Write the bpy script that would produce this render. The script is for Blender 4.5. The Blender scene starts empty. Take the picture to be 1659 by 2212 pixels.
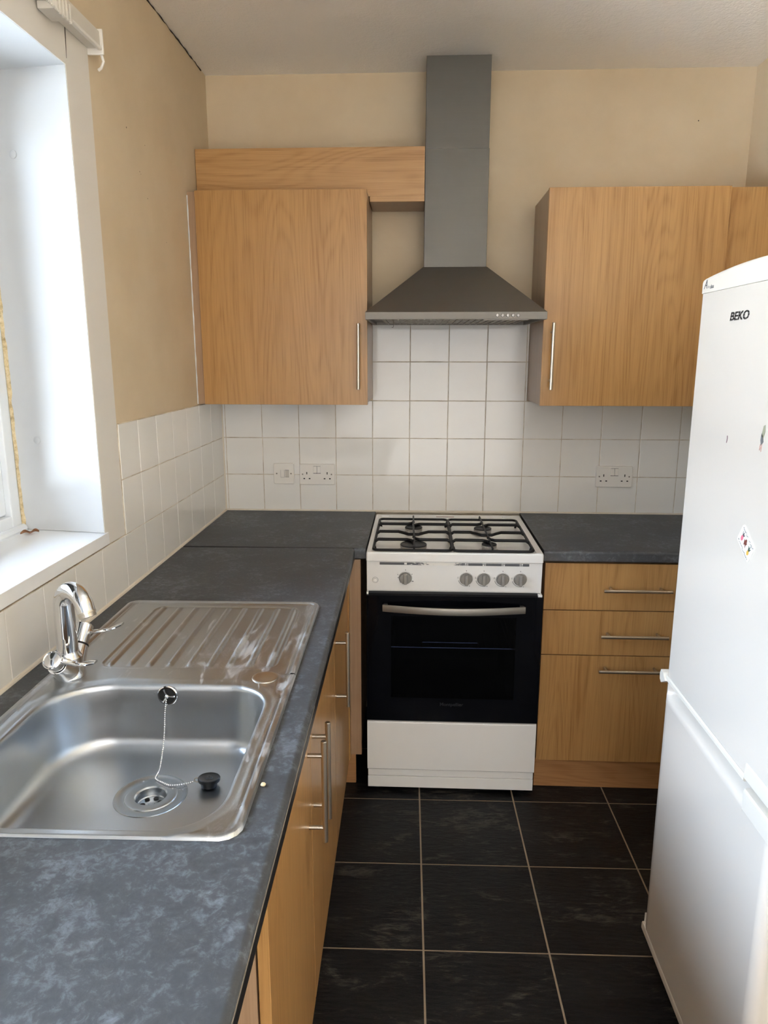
import bpy, bmesh, math, random
from mathutils import Vector, Matrix, Quaternion
random.seed(7)
R = math.radians
C = bpy.context.scene.collection
sc = bpy.context.scene

# ------------------------------------------------------------------ camera
cam = bpy.data.objects.new('camera', bpy.data.cameras.new('camera'))
C.objects.link(cam)
pit, yaw, rol = 0.214785, -0.0455852, 0.000641
fw = Vector((math.sin(yaw)*math.cos(pit), math.cos(yaw)*math.cos(pit), -math.sin(pit)))
rt = fw.cross(Vector((0, 0, 1))).normalized(); up = rt.cross(fw)
r2 = rt*math.cos(rol)+up*math.sin(rol); u2 = -rt*math.sin(rol)+up*math.cos(rol)
m = Matrix((r2, u2, -fw)).transposed().to_4x4(); m.translation = Vector((0.18072, -2.96431, 1.54372))
cam.matrix_world = m
cam.data.sensor_fit = 'VERTICAL'; cam.data.sensor_height = 24; cam.data.sensor_width = 18
cam.data.lens = 1556.83/2212*24
cam.data.clip_start = 0.02
sc.camera = cam

# ------------------------------------------------------------------ light
sc.view_settings.view_transform = 'Standard'; sc.view_settings.look = 'None'
sc.view_settings.exposure = 0.0; sc.view_settings.gamma = 1
WORLD = 10.5            # overcast daylight
w = bpy.data.worlds.new('overcast_sky'); sc.world = w; w.use_nodes = True
nt = w.node_tree; nt.nodes.clear()
tc = nt.nodes.new('ShaderNodeTexCoord'); sx = nt.nodes.new('ShaderNodeSeparateXYZ'); cr = nt.nodes.new('ShaderNodeValToRGB')
bg = nt.nodes.new('ShaderNodeBackground'); wo = nt.nodes.new('ShaderNodeOutputWorld'); mr = nt.nodes.new('ShaderNodeMapRange')
nt.links.new(tc.outputs['Generated'], sx.inputs[0]); nt.links.new(sx.outputs['Z'], mr.inputs[0])
mr.inputs[1].default_value = -1; mr.inputs[2].default_value = 1
e = cr.color_ramp.elements; e[0].position = 0.0; e[0].color = (.3, .3, .28, 1); e[1].position = 1; e[1].color = (2.9, 3.7, 4.9, 1)
a = e.new(.495); a.color = (.34, .34, .32, 1); a = e.new(.505); a.color = (.80, .84, .88, 1)
nt.links.new(mr.outputs[0], cr.inputs[0]); nt.links.new(cr.outputs[0], bg.inputs[0]); bg.inputs[1].default_value = WORLD
nt.links.new(bg.outputs[0], wo.inputs[0])

def area(name, loc, rot, sx_, sy_, power, col, portal=False):
    l = bpy.data.lights.new(name, 'AREA'); l.shape = 'RECTANGLE'; l.size = sx_; l.size_y = sy_; l.energy = power; l.color = col
    if portal: l.cycles.is_portal = True
    o = bpy.data.objects.new(name, l); C.objects.link(o); o.location = loc; o.rotation_euler = rot
    return o
WY0, WY1, WZ0, WZ1 = -2.85, -1.16, 1.09, 2.19           # the window opening
area('window_portal', (-1.0, (WY0+WY1)/2, (WZ0+WZ1)/2), (0, R(-90), 0), WZ1-WZ0, WY1-WY0, 1, (1, 1, 1), True)
DY0, DY1, DZ0, DZ1 = -4.25, -2.99, .08, 2.08             # glazed back door further along the same wall, behind the camera
area('door_portal', (-.85, (DY0+DY1)/2, (DZ0+DZ1)/2), (0, R(-90), 0), DZ1-DZ0, DY1-DY0, 1, (1, 1, 1), True)
REAR = 40             # soft fill light added at the closed rear wall, no opening there
area('rear_fill', (.39, -4.27, 1.435), (R(90), 0, 0), 2.0, 2.17, REAR, (.98, .99, 1))
sun = bpy.data.lights.new('sun', 'SUN'); sun.energy = 110; sun.angle = R(3); sun.color = (1, .98, .96)     # lights the yard from over the roof
so_ = bpy.data.objects.new('sun', sun); C.objects.link(so_); so_.rotation_euler = (R(8), R(14), 0)
sc.cycles.max_bounces = 10; sc.cycles.diffuse_bounces = 6; sc.cycles.glossy_bounces = 5; sc.cycles.transparent_max_bounces = 8
sc.cycles.caustics_reflective = False; sc.cycles.caustics_refractive = False
sc.cycles.sample_clamp_indirect = 40
sc.cycles.use_denoising = True

# ------------------------------------------------------------------ materials
def srgb(r, g, b):
    f = lambda c: (c/255)/12.92 if c/255 <= .04045 else ((c/255+.055)/1.055)**2.4
    return (f(r), f(g), f(b), 1)

class Mat:
    def __init__(s, name, col=(.8, .8, .8, 1), rough=.5, metal=0, spec=.5, coat=0):
        s.m = bpy.data.materials.new(name); s.m.use_nodes = True
        s.t = s.m.node_tree; s.b = s.t.nodes['Principled BSDF']
        s.b.inputs['Base Color'].default_value = col; s.b.inputs['Roughness'].default_value = rough
        s.b.inputs['Metallic'].default_value = metal; s.b.inputs['Specular IOR Level'].default_value = spec
        s.b.inputs['Coat Weight'].default_value = coat; s.b.inputs['Coat Roughness'].default_value = .08
        s.co = None
    def n(s, k, **kw):
        x = s.t.nodes.new(k)
        for a_, v in kw.items(): setattr(x, a_, v)
        return x
    def l(s, a_, b_): s.t.links.new(a_, b_)
    def coord(s, scale=(1, 1, 1), rot=(0, 0, 0), rnd=False):
        if s.co is None:
            tc_ = s.n('ShaderNodeTexCoord'); s.co = tc_.outputs['Object']
        src = s.co
        if rnd:
            oi = s.n('ShaderNodeObjectInfo'); mu = s.n('ShaderNodeMath', operation='MULTIPLY'); mu.inputs[1].default_value = 37
            s.l(oi.outputs['Random'], mu.inputs[0]); ad = s.n('ShaderNodeVectorMath', operation='ADD')
            s.l(src, ad.inputs[0]); s.l(mu.outputs[0], ad.inputs[1]); src = ad.outputs[0]
        mp = s.n('ShaderNodeMapping'); mp.inputs['Scale'].default_value = scale; mp.inputs['Rotation'].default_value = rot
        s.l(src, mp.inputs[0]); return mp.outputs[0]
    def noise(s, vec, scale, detail=4, rough=.55, dist=0):
        x = s.n('ShaderNodeTexNoise'); x.inputs['Scale'].default_value = scale; x.inputs['Detail'].default_value = detail
        x.inputs['Roughness'].default_value = rough; x.inputs['Distortion'].default_value = dist; s.l(vec, x.inputs['Vector']); return x.outputs['Fac']
    def ramp(s, fac, stops):
        x = s.n('ShaderNodeValToRGB'); el = x.color_ramp.elements
        while len(el) < len(stops): el.new(.5)
        for i_, (p_, c_) in enumerate(stops):
            el[i_].position = p_; el[i_].color = c_ if len(c_) == 4 else (*c_, 1)
        s.l(fac, x.inputs[0]); return x.outputs[0]
    def mix(s, fac, a_, b_, mode='MIX'):
        x = s.n('ShaderNodeMix', data_type='RGBA', blend_type=mode)
        for v, i_ in ((fac, 0), (a_, 6), (b_, 7)):
            if isinstance(v, (int, float)): x.inputs[i_].default_value = v
            elif isinstance(v, tuple): x.inputs[i_].default_value = v
            else: s.l(v, x.inputs[i_])
        return x.outputs[2]
    def math(s, op, a_, b_=None):
        x = s.n('ShaderNodeMath', operation=op)
        for i_, v in ((0, a_), (1, b_)):
            if v is None: continue
            if isinstance(v, (int, float)): x.inputs[i_].default_value = v
            else: s.l(v, x.inputs[i_])
        return x.outputs[0]
    def col(s, v): s.l(v, s.b.inputs['Base Color'])
    def rough(s, v): s.l(v, s.b.inputs['Roughness'])
    def bump(s, h, strength=.2, dist=.002):
        x = s.n('ShaderNodeBump'); x.inputs['Strength'].default_value = strength; x.inputs['Distance'].default_value = dist
        s.l(h, x.inputs['Height']); s.l(x.outputs[0], s.b.inputs['Normal'])
        return x

def wood(name, light, dark, axis='z', rough=.29, fine=1.0):
    M_ = Mat(name, rough=rough, spec=.45)
    sc1 = {'z': (95, 95, 1.0), 'x': (1.0, 95, 95)}[axis]; sc2 = {'z': (330, 330, 6), 'x': (6, 330, 330)}[axis]
    sc3 = {'z': (4.2, 4.2, .55), 'x': (.55, 4.2, 4.2)}[axis]; sc4 = {'z': (9, 9, .5), 'x': (.5, 9, 9)}[axis]
    big = M_.noise(M_.coord(sc3, rnd=True), 1, 2, .45, .25)
    tone = M_.noise(M_.coord(sc4, rnd=True), 1, 3, .5)
    g = M_.noise(M_.coord(sc1, rnd=True), 1, 4, .6, .5)
    f_ = M_.noise(M_.coord(sc2, rnd=True), 1, 3, .6)
    rg = M_.math('SINE', M_.math('MULTIPLY', big, 210))                     # growth rings: contours of a slow noise
    rings = M_.math('POWER', M_.math('ADD', M_.math('MULTIPLY', rg, .5), .5), 2.0)
    v = M_.math('ADD', M_.math('MULTIPLY', g, .55), M_.math('MULTIPLY', f_, .35*fine))
    v = M_.math('ADD', v, M_.math('MULTIPLY', tone, .35)); v = M_.math('SUBTRACT', v, M_.math('MULTIPLY', rings, .13*fine))
    c = M_.ramp(v, [(.34, dark), (.53, tuple((a_*.4+b_*.6) for a_, b_ in zip(dark, light))), (.76, light)])
    pores = M_.ramp(f_, [(.34, (.80, .76, .70, 1)), (.46, (1, 1, 1, 1))])
    c = M_.mix(.55*fine, c, pores, 'MULTIPLY')
    M_.col(c); M_.bump(f_, .10, .0005)
    return M_

beech = wood('beech_foil', srgb(184, 141, 89), srgb(154, 110, 63))
beech_h = wood('beech_foil_level_grain', srgb(192, 151, 102), srgb(164, 121, 74), 'x')
plinth_w = wood('plinth_board', srgb(178, 132, 88), srgb(150, 104, 64), 'x')  # darker than the doors: shade at floor level put into the wood colour
beech_side = wood('beech_side_panel', srgb(176, 146, 118), srgb(150, 120, 94), rough=.3, fine=.4)  # greyer copy of the beech, shade on the side faces painted in

paint = Mat('beige_wall_paint', srgb(212, 184, 150), .75, spec=.3)
v = paint.noise(paint.coord(), 260, 3); v2 = paint.noise(paint.coord(), 9, 3)
paint.bump(paint.math('ADD', v, paint.math('MULTIPLY', v2, 2)), .25, .0012)
v3 = paint.noise(paint.coord(), 3.5, 4)
paint.col(paint.ramp(v3, [(.35, srgb(206, 187, 158)), (.7, srgb(214, 197, 170))]))

rear_paint = Mat('pale_rear_wall_paint', srgb(226, 216, 202), .8)
ceilm = Mat('stippled_ceiling_paint', srgb(244, 241, 237), .4, spec=.5)
v = ceilm.noise(ceilm.coord(), 120, 4, .6); v2 = ceilm.noise(ceilm.coord(), 42, 3)
ceilm.bump(ceilm.math('ADD', v, v2), .5, .004)

sill_paint = Mat('white_gloss_sill', srgb(243, 244, 245), .25, spec=.5)
white_paint = Mat('white_gloss_paint', srgb(206, 209, 212), .28, spec=.5)
trim_paint = Mat('white_satin_trim', srgb(222, 218, 212), .5)
v = trim_paint.noise(trim_paint.coord(), 30, 3); trim_paint.bump(v, .15, .001)
upvc = Mat('white_plastic_frame', srgb(232, 236, 240), .25)
tile = Mat('white_glazed_tile', srgb(233, 231, 227), .07, spec=.5)
v = tile.noise(tile.coord(), 14, 2); tile.bump(v, .06, .002)
grout = Mat('beige_grout', srgb(196, 180, 158), .85)
v = grout.noise(grout.coord(), 18, 4); grout.col(grout.ramp(v, [(.35, srgb(172, 156, 134)), (.6, srgb(214, 204, 188))]))
caulk = Mat('cream_caulk', srgb(216, 206, 190), .5)

slate = Mat('black_slate_worktop', rough=.4, spec=1.0)
n1 = slate.noise(slate.coord(), 62, 9, .74, .4); n2 = slate.noise(slate.coord(), 5.5, 6, .62, .8); n3 = slate.noise(slate.coord(), 210, 3)
mixv = slate.math('ADD', slate.math('MULTIPLY', n1, .72), slate.math('MULTIPLY', n2, .36))
slate.col(slate.ramp(mixv, [(.36, srgb(33, 35, 39)), (.55, srgb(52, 55, 60)), (.74, srgb(112, 118, 126))]))
slate.rough(slate.ramp(slate.math('ADD', slate.math('MULTIPLY', n1, .6), slate.math('MULTIPLY', n3, .4)), [(.3, (.46, .46, .46)), (.7, (.66, .66, .66))]))
slate.bump(slate.math('ADD', n1, slate.math('MULTIPLY', n3, .35)), .28, .0012)
slate_edge = Mat('cut_edge_and_shade', srgb(26, 26, 28), .35)  # cut edges and joints, also the painted shade on the front face

def steel_mat(name, col, rough, axis=(3, 300, 300), amt=.08, bump=.04):
    M_ = Mat(name, col, rough, 1.0)
    n_ = M_.noise(M_.coord(axis), 1, 3, .6); big = M_.noise(M_.coord(), 6, 4)
    M_.rough(M_.math('ADD', M_.math('MULTIPLY', M_.math('SUBTRACT', n_, .5), amt*2), M_.math('ADD', rough-.05, M_.math('MULTIPLY', big, .1))))
    M_.bump(n_, bump, .0005)
    return M_
hood_steel = steel_mat('brushed_hood_steel', srgb(104, 101, 96), .52, (4, 420, 420), .06)
canopy_steel = steel_mat('brushed_canopy_steel', srgb(132, 127, 120), .62, (4, 420, 420), .06)  # same steel as the chimney, lightened to stand in for reflected light
bar_steel = Mat('satin_handle_steel', srgb(200, 192, 180), .3, 1.0)
drain_steel = Mat('drain_steel', srgb(178, 182, 186), .26, 1.0)
button_steel = Mat('button_steel', srgb(150, 147, 142), .35, .6)
strap_steel = Mat('grey_steel_strap', srgb(150, 145, 138), .42, .9)
chrome = Mat('polished_chrome', srgb(225, 226, 228), .06, 1.0)
# sink steel: satin with limescale and smears on the drainer half and rim
sink_m = Mat('satin_sink_steel', srgb(184, 187, 190), .28, 1.0)
gr = sink_m.noise(sink_m.coord((260, 7, 260)), 1, 3)
sm2 = sink_m.noise(sink_m.coord((22, 9, 12)), 1, 6, .66, 1.8)
pat = sink_m.noise(sink_m.coord((30, 8, 10)), 1, 5, .7, 1.0)
sep = sink_m.n('ShaderNodeSeparateXYZ'); sink_m.l(sink_m.co, sep.inputs[0])
# limescale lies in the wells near the bowl and along the front rim; x, y are metres from the corner of the run
def band(src, c_, w_): return sink_m.math('SUBTRACT', 1, sink_m.math('MINIMUM', sink_m.math('DIVIDE', sink_m.math('ABSOLUTE', sink_m.math('SUBTRACT', src, c_)), w_), 1))
near = sink_m.math('MULTIPLY', band(sep.outputs['Y'], -.90, .20), band(sep.outputs['X'], -.19, .22))
rim_ = band(sep.outputs['X'], -.062, .05)
zone = sink_m.math('MAXIMUM', near, sink_m.math('MULTIPLY', rim_, .75))
zm = sink_m.ramp(sink_m.math('ADD', sep.outputs['Z'], .5), [(.4965, (0, 0, 0)), (.4995, (1, 1, 1))])
ed = sink_m.math('ABSOLUTE', sink_m.math('SUBTRACT', sm2, .52))
line = sink_m.ramp(ed, [(0.0, (1, 1, 1)), (.010, (0, 0, 0))])
patch = sink_m.ramp(sink_m.math('ADD', pat, sink_m.math('MULTIPLY', zone, .17)), [(.62, (0, 0, 0)), (.72, (1, 1, 1))])
scale_ = sink_m.math('MULTIPLY', sink_m.math('MAXIMUM', sink_m.math('MULTIPLY', sink_m.math('MULTIPLY', line, zone), .8), sink_m.math('MULTIPLY', patch, .5)), zm)
sink_m.col(sink_m.mix(scale_, srgb(182, 186, 190), srgb(226, 228, 230)))
sink_m.l(sink_m.math('SUBTRACT', 1.0, sink_m.math('MULTIPLY', scale_, .6)), sink_m.b.inputs['Metallic'])
sink_m.rough(sink_m.math('ADD', sink_m.math('ADD', .25, sink_m.math('MULTIPLY', gr, .10)), sink_m.math('MULTIPLY', scale_, .25)))
sink_m.bump(sink_m.math('ADD', sink_m.math('MULTIPLY', gr, .3), scale_), .08, .0005)

floor_m = Mat('dark_slate_vinyl', rough=.42, spec=.24)
f1 = floor_m.noise(floor_m.coord((3.0, 8, 1), (0, 0, R(18))), 1.5, 9, .68, 1.2); f2 = floor_m.noise(floor_m.coord(), 3.2, 4); f3 = floor_m.noise(floor_m.coord((22, 95, 1), (0, 0, R(14))), 1, 6, .72, .8)
fv = floor_m.math('ADD', floor_m.math('MULTIPLY', f1, .5), floor_m.math('ADD', floor_m.math('MULTIPLY', f3, .32), floor_m.math('MULTIPLY', f2, .18)))
floor_m.col(floor_m.ramp(fv, [(.41, srgb(10, 10, 12)), (.53, srgb(22, 22, 23)), (.65, srgb(84, 80, 73))]))
floor_m.rough(floor_m.ramp(f1, [(.3, (.34, .34, .34)), (.7, (.55, .55, .55))]))
floor_m.bump(floor_m.math('ADD', floor_m.math('MULTIPLY', f1, .8), f3), .7, .003)
floor_grout = Mat('taupe_floor_grout', srgb(150, 132, 112), .8)

enamel = Mat('white_enamel', srgb(232, 231, 228), .18, spec=.5)
fridge_w = Mat('white_fridge_door', srgb(206, 199, 190), .2, spec=.5)
v = fridge_w.noise(fridge_w.coord(), 110, 2); fridge_w.bump(v, .06, .0012)
fridge_p = Mat('cream_white_plastic', srgb(214, 208, 198), .3)
gasket = Mat('grey_gasket', srgb(90, 92, 96), .6)
iron = Mat('black_pan_support', srgb(17, 17, 19), .5, spec=.35)
burner_cap = Mat('burner_cap_enamel', srgb(30, 31, 35), .45)
burner_alu = Mat('burner_aluminium', srgb(176, 172, 168), .4, .9)
knob_g = Mat('grey_knob_plastic', srgb(138, 134, 128), .4)
black_gl = Mat('black_oven_glass', srgb(6, 7, 12), .06, spec=.14)
dark_in = Mat('dark_oven_enamel', srgb(22, 22, 26), .4)
black_p = Mat('black_plastic', srgb(20, 20, 22), .4)
dark_void = Mat('shadow_gap_black', srgb(14, 14, 15), .8)
white_pl = Mat('white_socket_plastic', srgb(230, 226, 220), .3)
screw_m = Mat('screw_steel', srgb(130, 124, 116), .4, .8)
ink = Mat('grey_print', srgb(92, 92, 94), .5)
ink_faint = Mat('dark_grey_print', srgb(36, 38, 44), .4)
white_ink = Mat('white_print', srgb(235, 234, 230), .5)
foam = Mat('yellowed_foam_sealant', rough=.9)
v = foam.noise(foam.coord(), 60, 6, .7); foam.col(foam.ramp(v, [(.3, srgb(150, 128, 92)), (.5, srgb(214, 194, 152)), (.7, srgb(232, 220, 190))])); foam.bump(v, .8, .006)
stripe = Mat('worn_grey_stripe', rough=.45)
v = stripe.noise(stripe.coord((60, 1, 260)), 1, 6, .7); sp = stripe.n('ShaderNodeSeparateXYZ'); stripe.l(stripe.co, sp.inputs[0])
# worn patch: strongest a little left of the middle of the strip, along its upper edge
dx = stripe.math('DIVIDE', stripe.math('ABSOLUTE', stripe.math('SUBTRACT', sp.outputs['X'], -.045)), .13)
wear = stripe.math('SUBTRACT', stripe.math('ADD', v, .22), stripe.math('MULTIPLY', dx, .42))
stripe.col(stripe.ramp(wear, [(.50, srgb(96, 97, 100)), (.54, srgb(232, 229, 222))]))

glass = bpy.data.materials.new('window_glass'); glass.use_nodes = True
gt = glass.node_tree; gt.nodes.clear()
o_ = gt.nodes.new('ShaderNodeOutputMaterial'); mxs = gt.nodes.new('ShaderNodeMixShader'); tr = gt.nodes.new('ShaderNodeBsdfTransparent'); gl = gt.nodes.new('ShaderNodeBsdfGlossy'); fr = gt.nodes.new('ShaderNodeFresnel')
tr.inputs[0].default_value = (.96, .98, .98, 1); gl.inputs['Roughness'].default_value = .01; fr.inputs[0].default_value = 1.5
gt.links.new(fr.outputs[0], mxs.inputs[0]); gt.links.new(tr.outputs[0], mxs.inputs[1]); gt.links.new(gl.outputs[0], mxs.inputs[2]); gt.links.new(mxs.outputs[0], o_.inputs[0])
tint = glass.copy(); tint.name = 'tinted_oven_glass'
for n_ in tint.node_tree.nodes:
    if n_.type == 'FRESNEL': n_.inputs[0].default_value = 1.22
    if n_.type == 'BSDF_TRANSPARENT': n_.inputs[0].default_value = (.30, .32, .38, 1)

# ------------------------------------------------------------------ mesh helpers
class B:
    """collects shapes into ONE mesh"""
    def __init__(s): s.v = []; s.f = []; s.mi = []
    def add(s, vs, fs, mi=0):
        k = len(s.v); s.v += [Vector(p) for p in vs]; s.f += [tuple(i+k for i in f) for f in fs]; s.mi += [mi]*len(fs); return s
    def frombm(s, bm, mi=0):
        bm.verts.index_update(); s.add([v.co.copy() for v in bm.verts], [[v.index for v in f.verts] for f in bm.faces], mi); bm.free(); return s
    def box(s, x0, x1, y0, y1, z0, z1, bev=0, seg=2, mi=0):
        bm = bmesh.new()
        P = [bm.verts.new((x, y, z)) for x in (x0, x1) for y in (y0, y1) for z in (z0, z1)]
        for f in ((0, 1, 3, 2), (4, 6, 7, 5), (0, 4, 5, 1), (2, 3, 7, 6), (0, 2, 6, 4), (1, 5, 7, 3)): bm.faces.new([P[i] for i in f])
        if bev > 0:
            bev = min(bev, .49*min(abs(x1-x0), abs(y1-y0), abs(z1-z0)))
            bmesh.ops.bevel(bm, geom=bm.edges[:], offset=bev, segments=seg, profile=.5, affect='EDGES')
        return s.frombm(bm, mi)
    def prism(s, pts, vec, mi=0, bev=0, seg=2):
        """closed outline (3-D points) pushed along vec"""
        bm = bmesh.new(); vec = Vector(vec)
        a_ = [bm.verts.new(Vector(p)) for p in pts]; b_ = [bm.verts.new(Vector(p)+vec) for p in pts]; n = len(pts)
        bm.faces.new(a_[::-1]); bm.faces.new(b_)
        for i in range(n): bm.faces.new((a_[i], a_[(i+1) % n], b_[(i+1) % n], b_[i]))
        if bev: bmesh.ops.bevel(bm, geom=bm.edges[:], offset=bev, segments=seg, profile=.5, affect='EDGES')
        return s.frombm(bm, mi)
    def tube(s, pts, r, n=12, cap=True, closed=False, mi=0):
        pts = [Vector(p) for p in pts]; N = len(pts); rs = r if isinstance(r, (list, tuple)) else [r]*N
        rings = []; prev = None
        for i, p in enumerate(pts):
            if closed: t = (pts[(i+1) % N]-pts[i-1]).normalized()
            else: t = (pts[min(i+1, N-1)]-pts[max(i-1, 0)]).normalized()
            if prev is None:
                q = Vector((0, 0, 1)) if abs(t.z) < .9 else Vector((1, 0, 0)); x = t.cross(q).normalized()
            else:
                x = (prev-t*prev.dot(t)).normalized()
            prev = x; y = t.cross(x)
            rings.append([p+(x*math.cos(2*math.pi*k/n)+y*math.sin(2*math.pi*k/n))*rs[i] for k in range(n)])
        vs = [q for rg_ in rings for q in rg_]; fs = []
        for i in range(N if closed else N-1):
            j = (i+1) % N
            for k in range(n): fs.append((i*n+k, i*n+(k+1) % n, j*n+(k+1) % n, j*n+k))
        if cap and not closed: fs += [tuple(range(n))[::-1], tuple((N-1)*n+k for k in range(n))]
        return s.add(vs, fs, mi)
    def cyl(s, p0, p1, r, r1=None, n=24, bev=0, mi=0):
        p0, p1 = Vector(p0), Vector(p1); r1 = r if r1 is None else r1
        if bev:
            d = (p1-p0).normalized()
            return s.tube([p0, p0+d*1e-5, p0+d*bev, p1-d*bev, p1-d*1e-5, p1], [max(r-bev, 1e-4), r-bev*.9, r, r1, r1-bev*.9, max(r1-bev, 1e-4)], n, mi=mi)
        return s.tube([p0, p1], [r, r1], n, mi=mi)
    def lathe(s, prof, c, ax=(0, 0, 1), n=32, mi=0):
        """prof: (radius, height) pairs, spun about ax through c"""
        ax = Vector(ax).normalized(); q = Vector((0, 0, 1)) if abs(ax.z) < .9 else Vector((1, 0, 0)); x = ax.cross(q).normalized(); y = ax.cross(x); c = Vector(c)
        vs = []; fs = []
        for r_, h in prof:
            for k in range(n):
                t = 2*math.pi*k/n; vs.append(c+ax*h+(x*math.cos(t)+y*math.sin(t))*max(r_, 1e-5))
        for i in range(len(prof)-1):
            for k in range(n): fs.append((i*n+k, i*n+(k+1) % n, (i+1)*n+(k+1) % n, (i+1)*n+k))
        return s.add(vs, fs, mi)
    def disc(s, c, ax, r, n=24, mi=0):
        return s.lathe([(1e-5, 0), (r, 0)], c, ax, n, mi)
    def torus(s, c, ax, R_, r, n=32, m_=8, a0=0, a1=2*math.pi, mi=0):
        ax = Vector(ax).normalized(); q = Vector((0, 0, 1)) if abs(ax.z) < .9 else Vector((1, 0, 0)); x = ax.cross(q).normalized(); y = ax.cross(x); c = Vector(c)
        full = abs(a1-a0-2*math.pi) < 1e-6; k = n if full else n+1
        return s.tube([c+(x*math.cos(a0+(a1-a0)*i/n)+y*math.sin(a0+(a1-a0)*i/n))*R_ for i in range(k)], r, m_, closed=full, mi=mi)
    def sphere(s, c, r, n=8, mi=0):
        prof = [(r*math.sin(math.pi*i/n), -r*math.cos(math.pi*i/n)) for i in range(n+1)]
        return s.lathe(prof, c, (0, 0, 1), n+2, mi)

def root_of(o):
    while o is not None and o.parent: o = o.parent
    return o
def obj(name, b, mats, parent=None, loc=None, ang=36, flat=False, wn_=True):
    """ONE mesh object; vertices are given in room coordinates and stored relative to the thing's base"""
    if parent is not None:
        base = Vector(root_of(parent)['_b']) if '_b' in root_of(parent) else Vector((0, 0, 0))
    else: base = Vector(loc or (0, 0, 0))
    me = bpy.data.meshes.new(name); me.from_pydata([v_-base for v_ in b.v], [], b.f)
    if not isinstance(mats, (list, tuple)): mats = [mats]
    for m_ in mats: me.materials.append(m_.m if isinstance(m_, Mat) else m_)
    for p_, i in zip(me.polygons, b.mi): p_.material_index = i
    bm = bmesh.new(); bm.from_mesh(me); bmesh.ops.recalc_face_normals(bm, faces=bm.faces[:]); bm.to_mesh(me); bm.free()
    if not flat:
        for p_ in me.polygons: p_.use_smooth = True
        me.set_sharp_from_angle(angle=R(ang))
    o = bpy.data.objects.new(name, me); C.objects.link(o)
    if parent is not None: o.parent = parent
    else: o.location = base; o['_b'] = tuple(base)
    if not flat and wn_:
        wm = o.modifiers.new('even_shading', 'WEIGHTED_NORMAL'); wm.keep_sharp = True; wm.weight = 100; wm.mode = 'FACE_AREA'
    return o
def objs(name, b, mat, parent, **kw):
    """the same, one part for every separate piece"""
    par = list(range(len(b.v)))
    def fd(i):
        while par[i] != i: par[i] = par[par[i]]; i = par[i]
        return i
    for f in b.f:
        for q in f[1:]: par[fd(q)] = fd(f[0])
    groups = {}
    for f in b.f: groups.setdefault(fd(f[0]), []).append(f)
    out = []
    for fs in groups.values():
        ids = sorted({q for f in fs for q in f}); mp_ = {q: i for i, q in enumerate(ids)}
        c_ = B(); c_.add([b.v[q] for q in ids], [[mp_[q] for q in f] for f in fs]); out.append(obj(name, c_, mat, parent, **kw))
    return out
def tag(o, label=None, cat=None, group=None, kind=None):
    if label: o['label'] = label
    if cat: o['category'] = cat
    if group: o['group'] = group
    if kind: o['kind'] = kind
    return o
def thing(name, label, cat, loc, group=None, rz=0):
    o = bpy.data.objects.new(name, None); C.objects.link(o); o.location = loc; o.rotation_euler = (0, 0, rz); o['_b'] = tuple(loc)
    o.empty_display_size = .05
    return tag(o, label, cat, group)
def struct(name, loc=(0, 0, 0)):
    o = bpy.data.objects.new(name, None); C.objects.link(o); o.location = loc; o['_b'] = tuple(loc); o['kind'] = 'structure'; return o
def text_b(body, size, mat4, extrude=.0003, shear=0, space=1.0, align='CENTER', bold=0):
    """built-in lettering as mesh, placed by mat4"""
    cu = bpy.data.curves.new('lettering', 'FONT'); cu.body = body; cu.size = size; cu.extrude = extrude; cu.shear = shear; cu.space_character = space
    cu.align_x = align; cu.align_y = 'CENTER'; cu.offset = bold
    t = bpy.data.objects.new('lettering', cu); C.objects.link(t)
    dg = bpy.context.evaluated_depsgraph_get(); me = bpy.data.meshes.new_from_object(t.evaluated_get(dg))
    b = B(); b.add([mat4 @ v_.co for v_ in me.vertices], [tuple(p_.vertices) for p_ in me.polygons])
    bpy.data.objects.remove(t); bpy.data.curves.remove(cu); bpy.data.meshes.remove(me)
    return b
def frame4(o, x, y):
    x = Vector(x).normalized(); y = Vector(y).normalized(); z = x.cross(y); m_ = Matrix((x, y, z)).transposed().to_4x4(); m_.translation = Vector(o); return m_

# ------------------------------------------------------------------ the room
XL, XR, YR, ZC = -.63, 1.405, -4.3, 2.57
cw = B(); cw.box(XL-.35, XR+.2, YR-.2, .2, ZC, ZC+.1)
tag(obj('ceiling', cw, ceilm), kind='structure')
# floor: slate tiles 0.332 m laid slightly askew, grout bed 1 mm lower
fl = struct('floor')
obj('grout_bed', B().box(XL-.1, XR+.1, YR-.1, .1, -.06, -.0012), floor_grout, fl)
tb = B(); S_ = .332; th = R(.75); ox, oy = .2035, -.6765
for i in range(-4, 5):
    for j in range(-3, 13):
        x0, y0 = i*S_, -j*S_; g_ = .0027
        cs = [(x0+g_, y0-g_), (x0+S_-g_, y0-g_), (x0+S_-g_, y0-S_+g_), (x0+g_, y0-S_+g_)]
        P = [(ox+c*math.cos(th)-s_*math.sin(th), oy+c*math.sin(th)+s_*math.cos(th)) for c, s_ in cs]
        if max(p[0] for p in P) < XL-.05 or min(p[0] for p in P) > XR+.05 or min(p[1] for p in P) > .08 or max(p[1] for p in P) < YR-.08: continue
        tb.prism([(p[0], p[1], -.004) for p in P], (0, 0, .004))
obj('slate_tiles', tb, floor_m, fl, flat=True)
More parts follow.
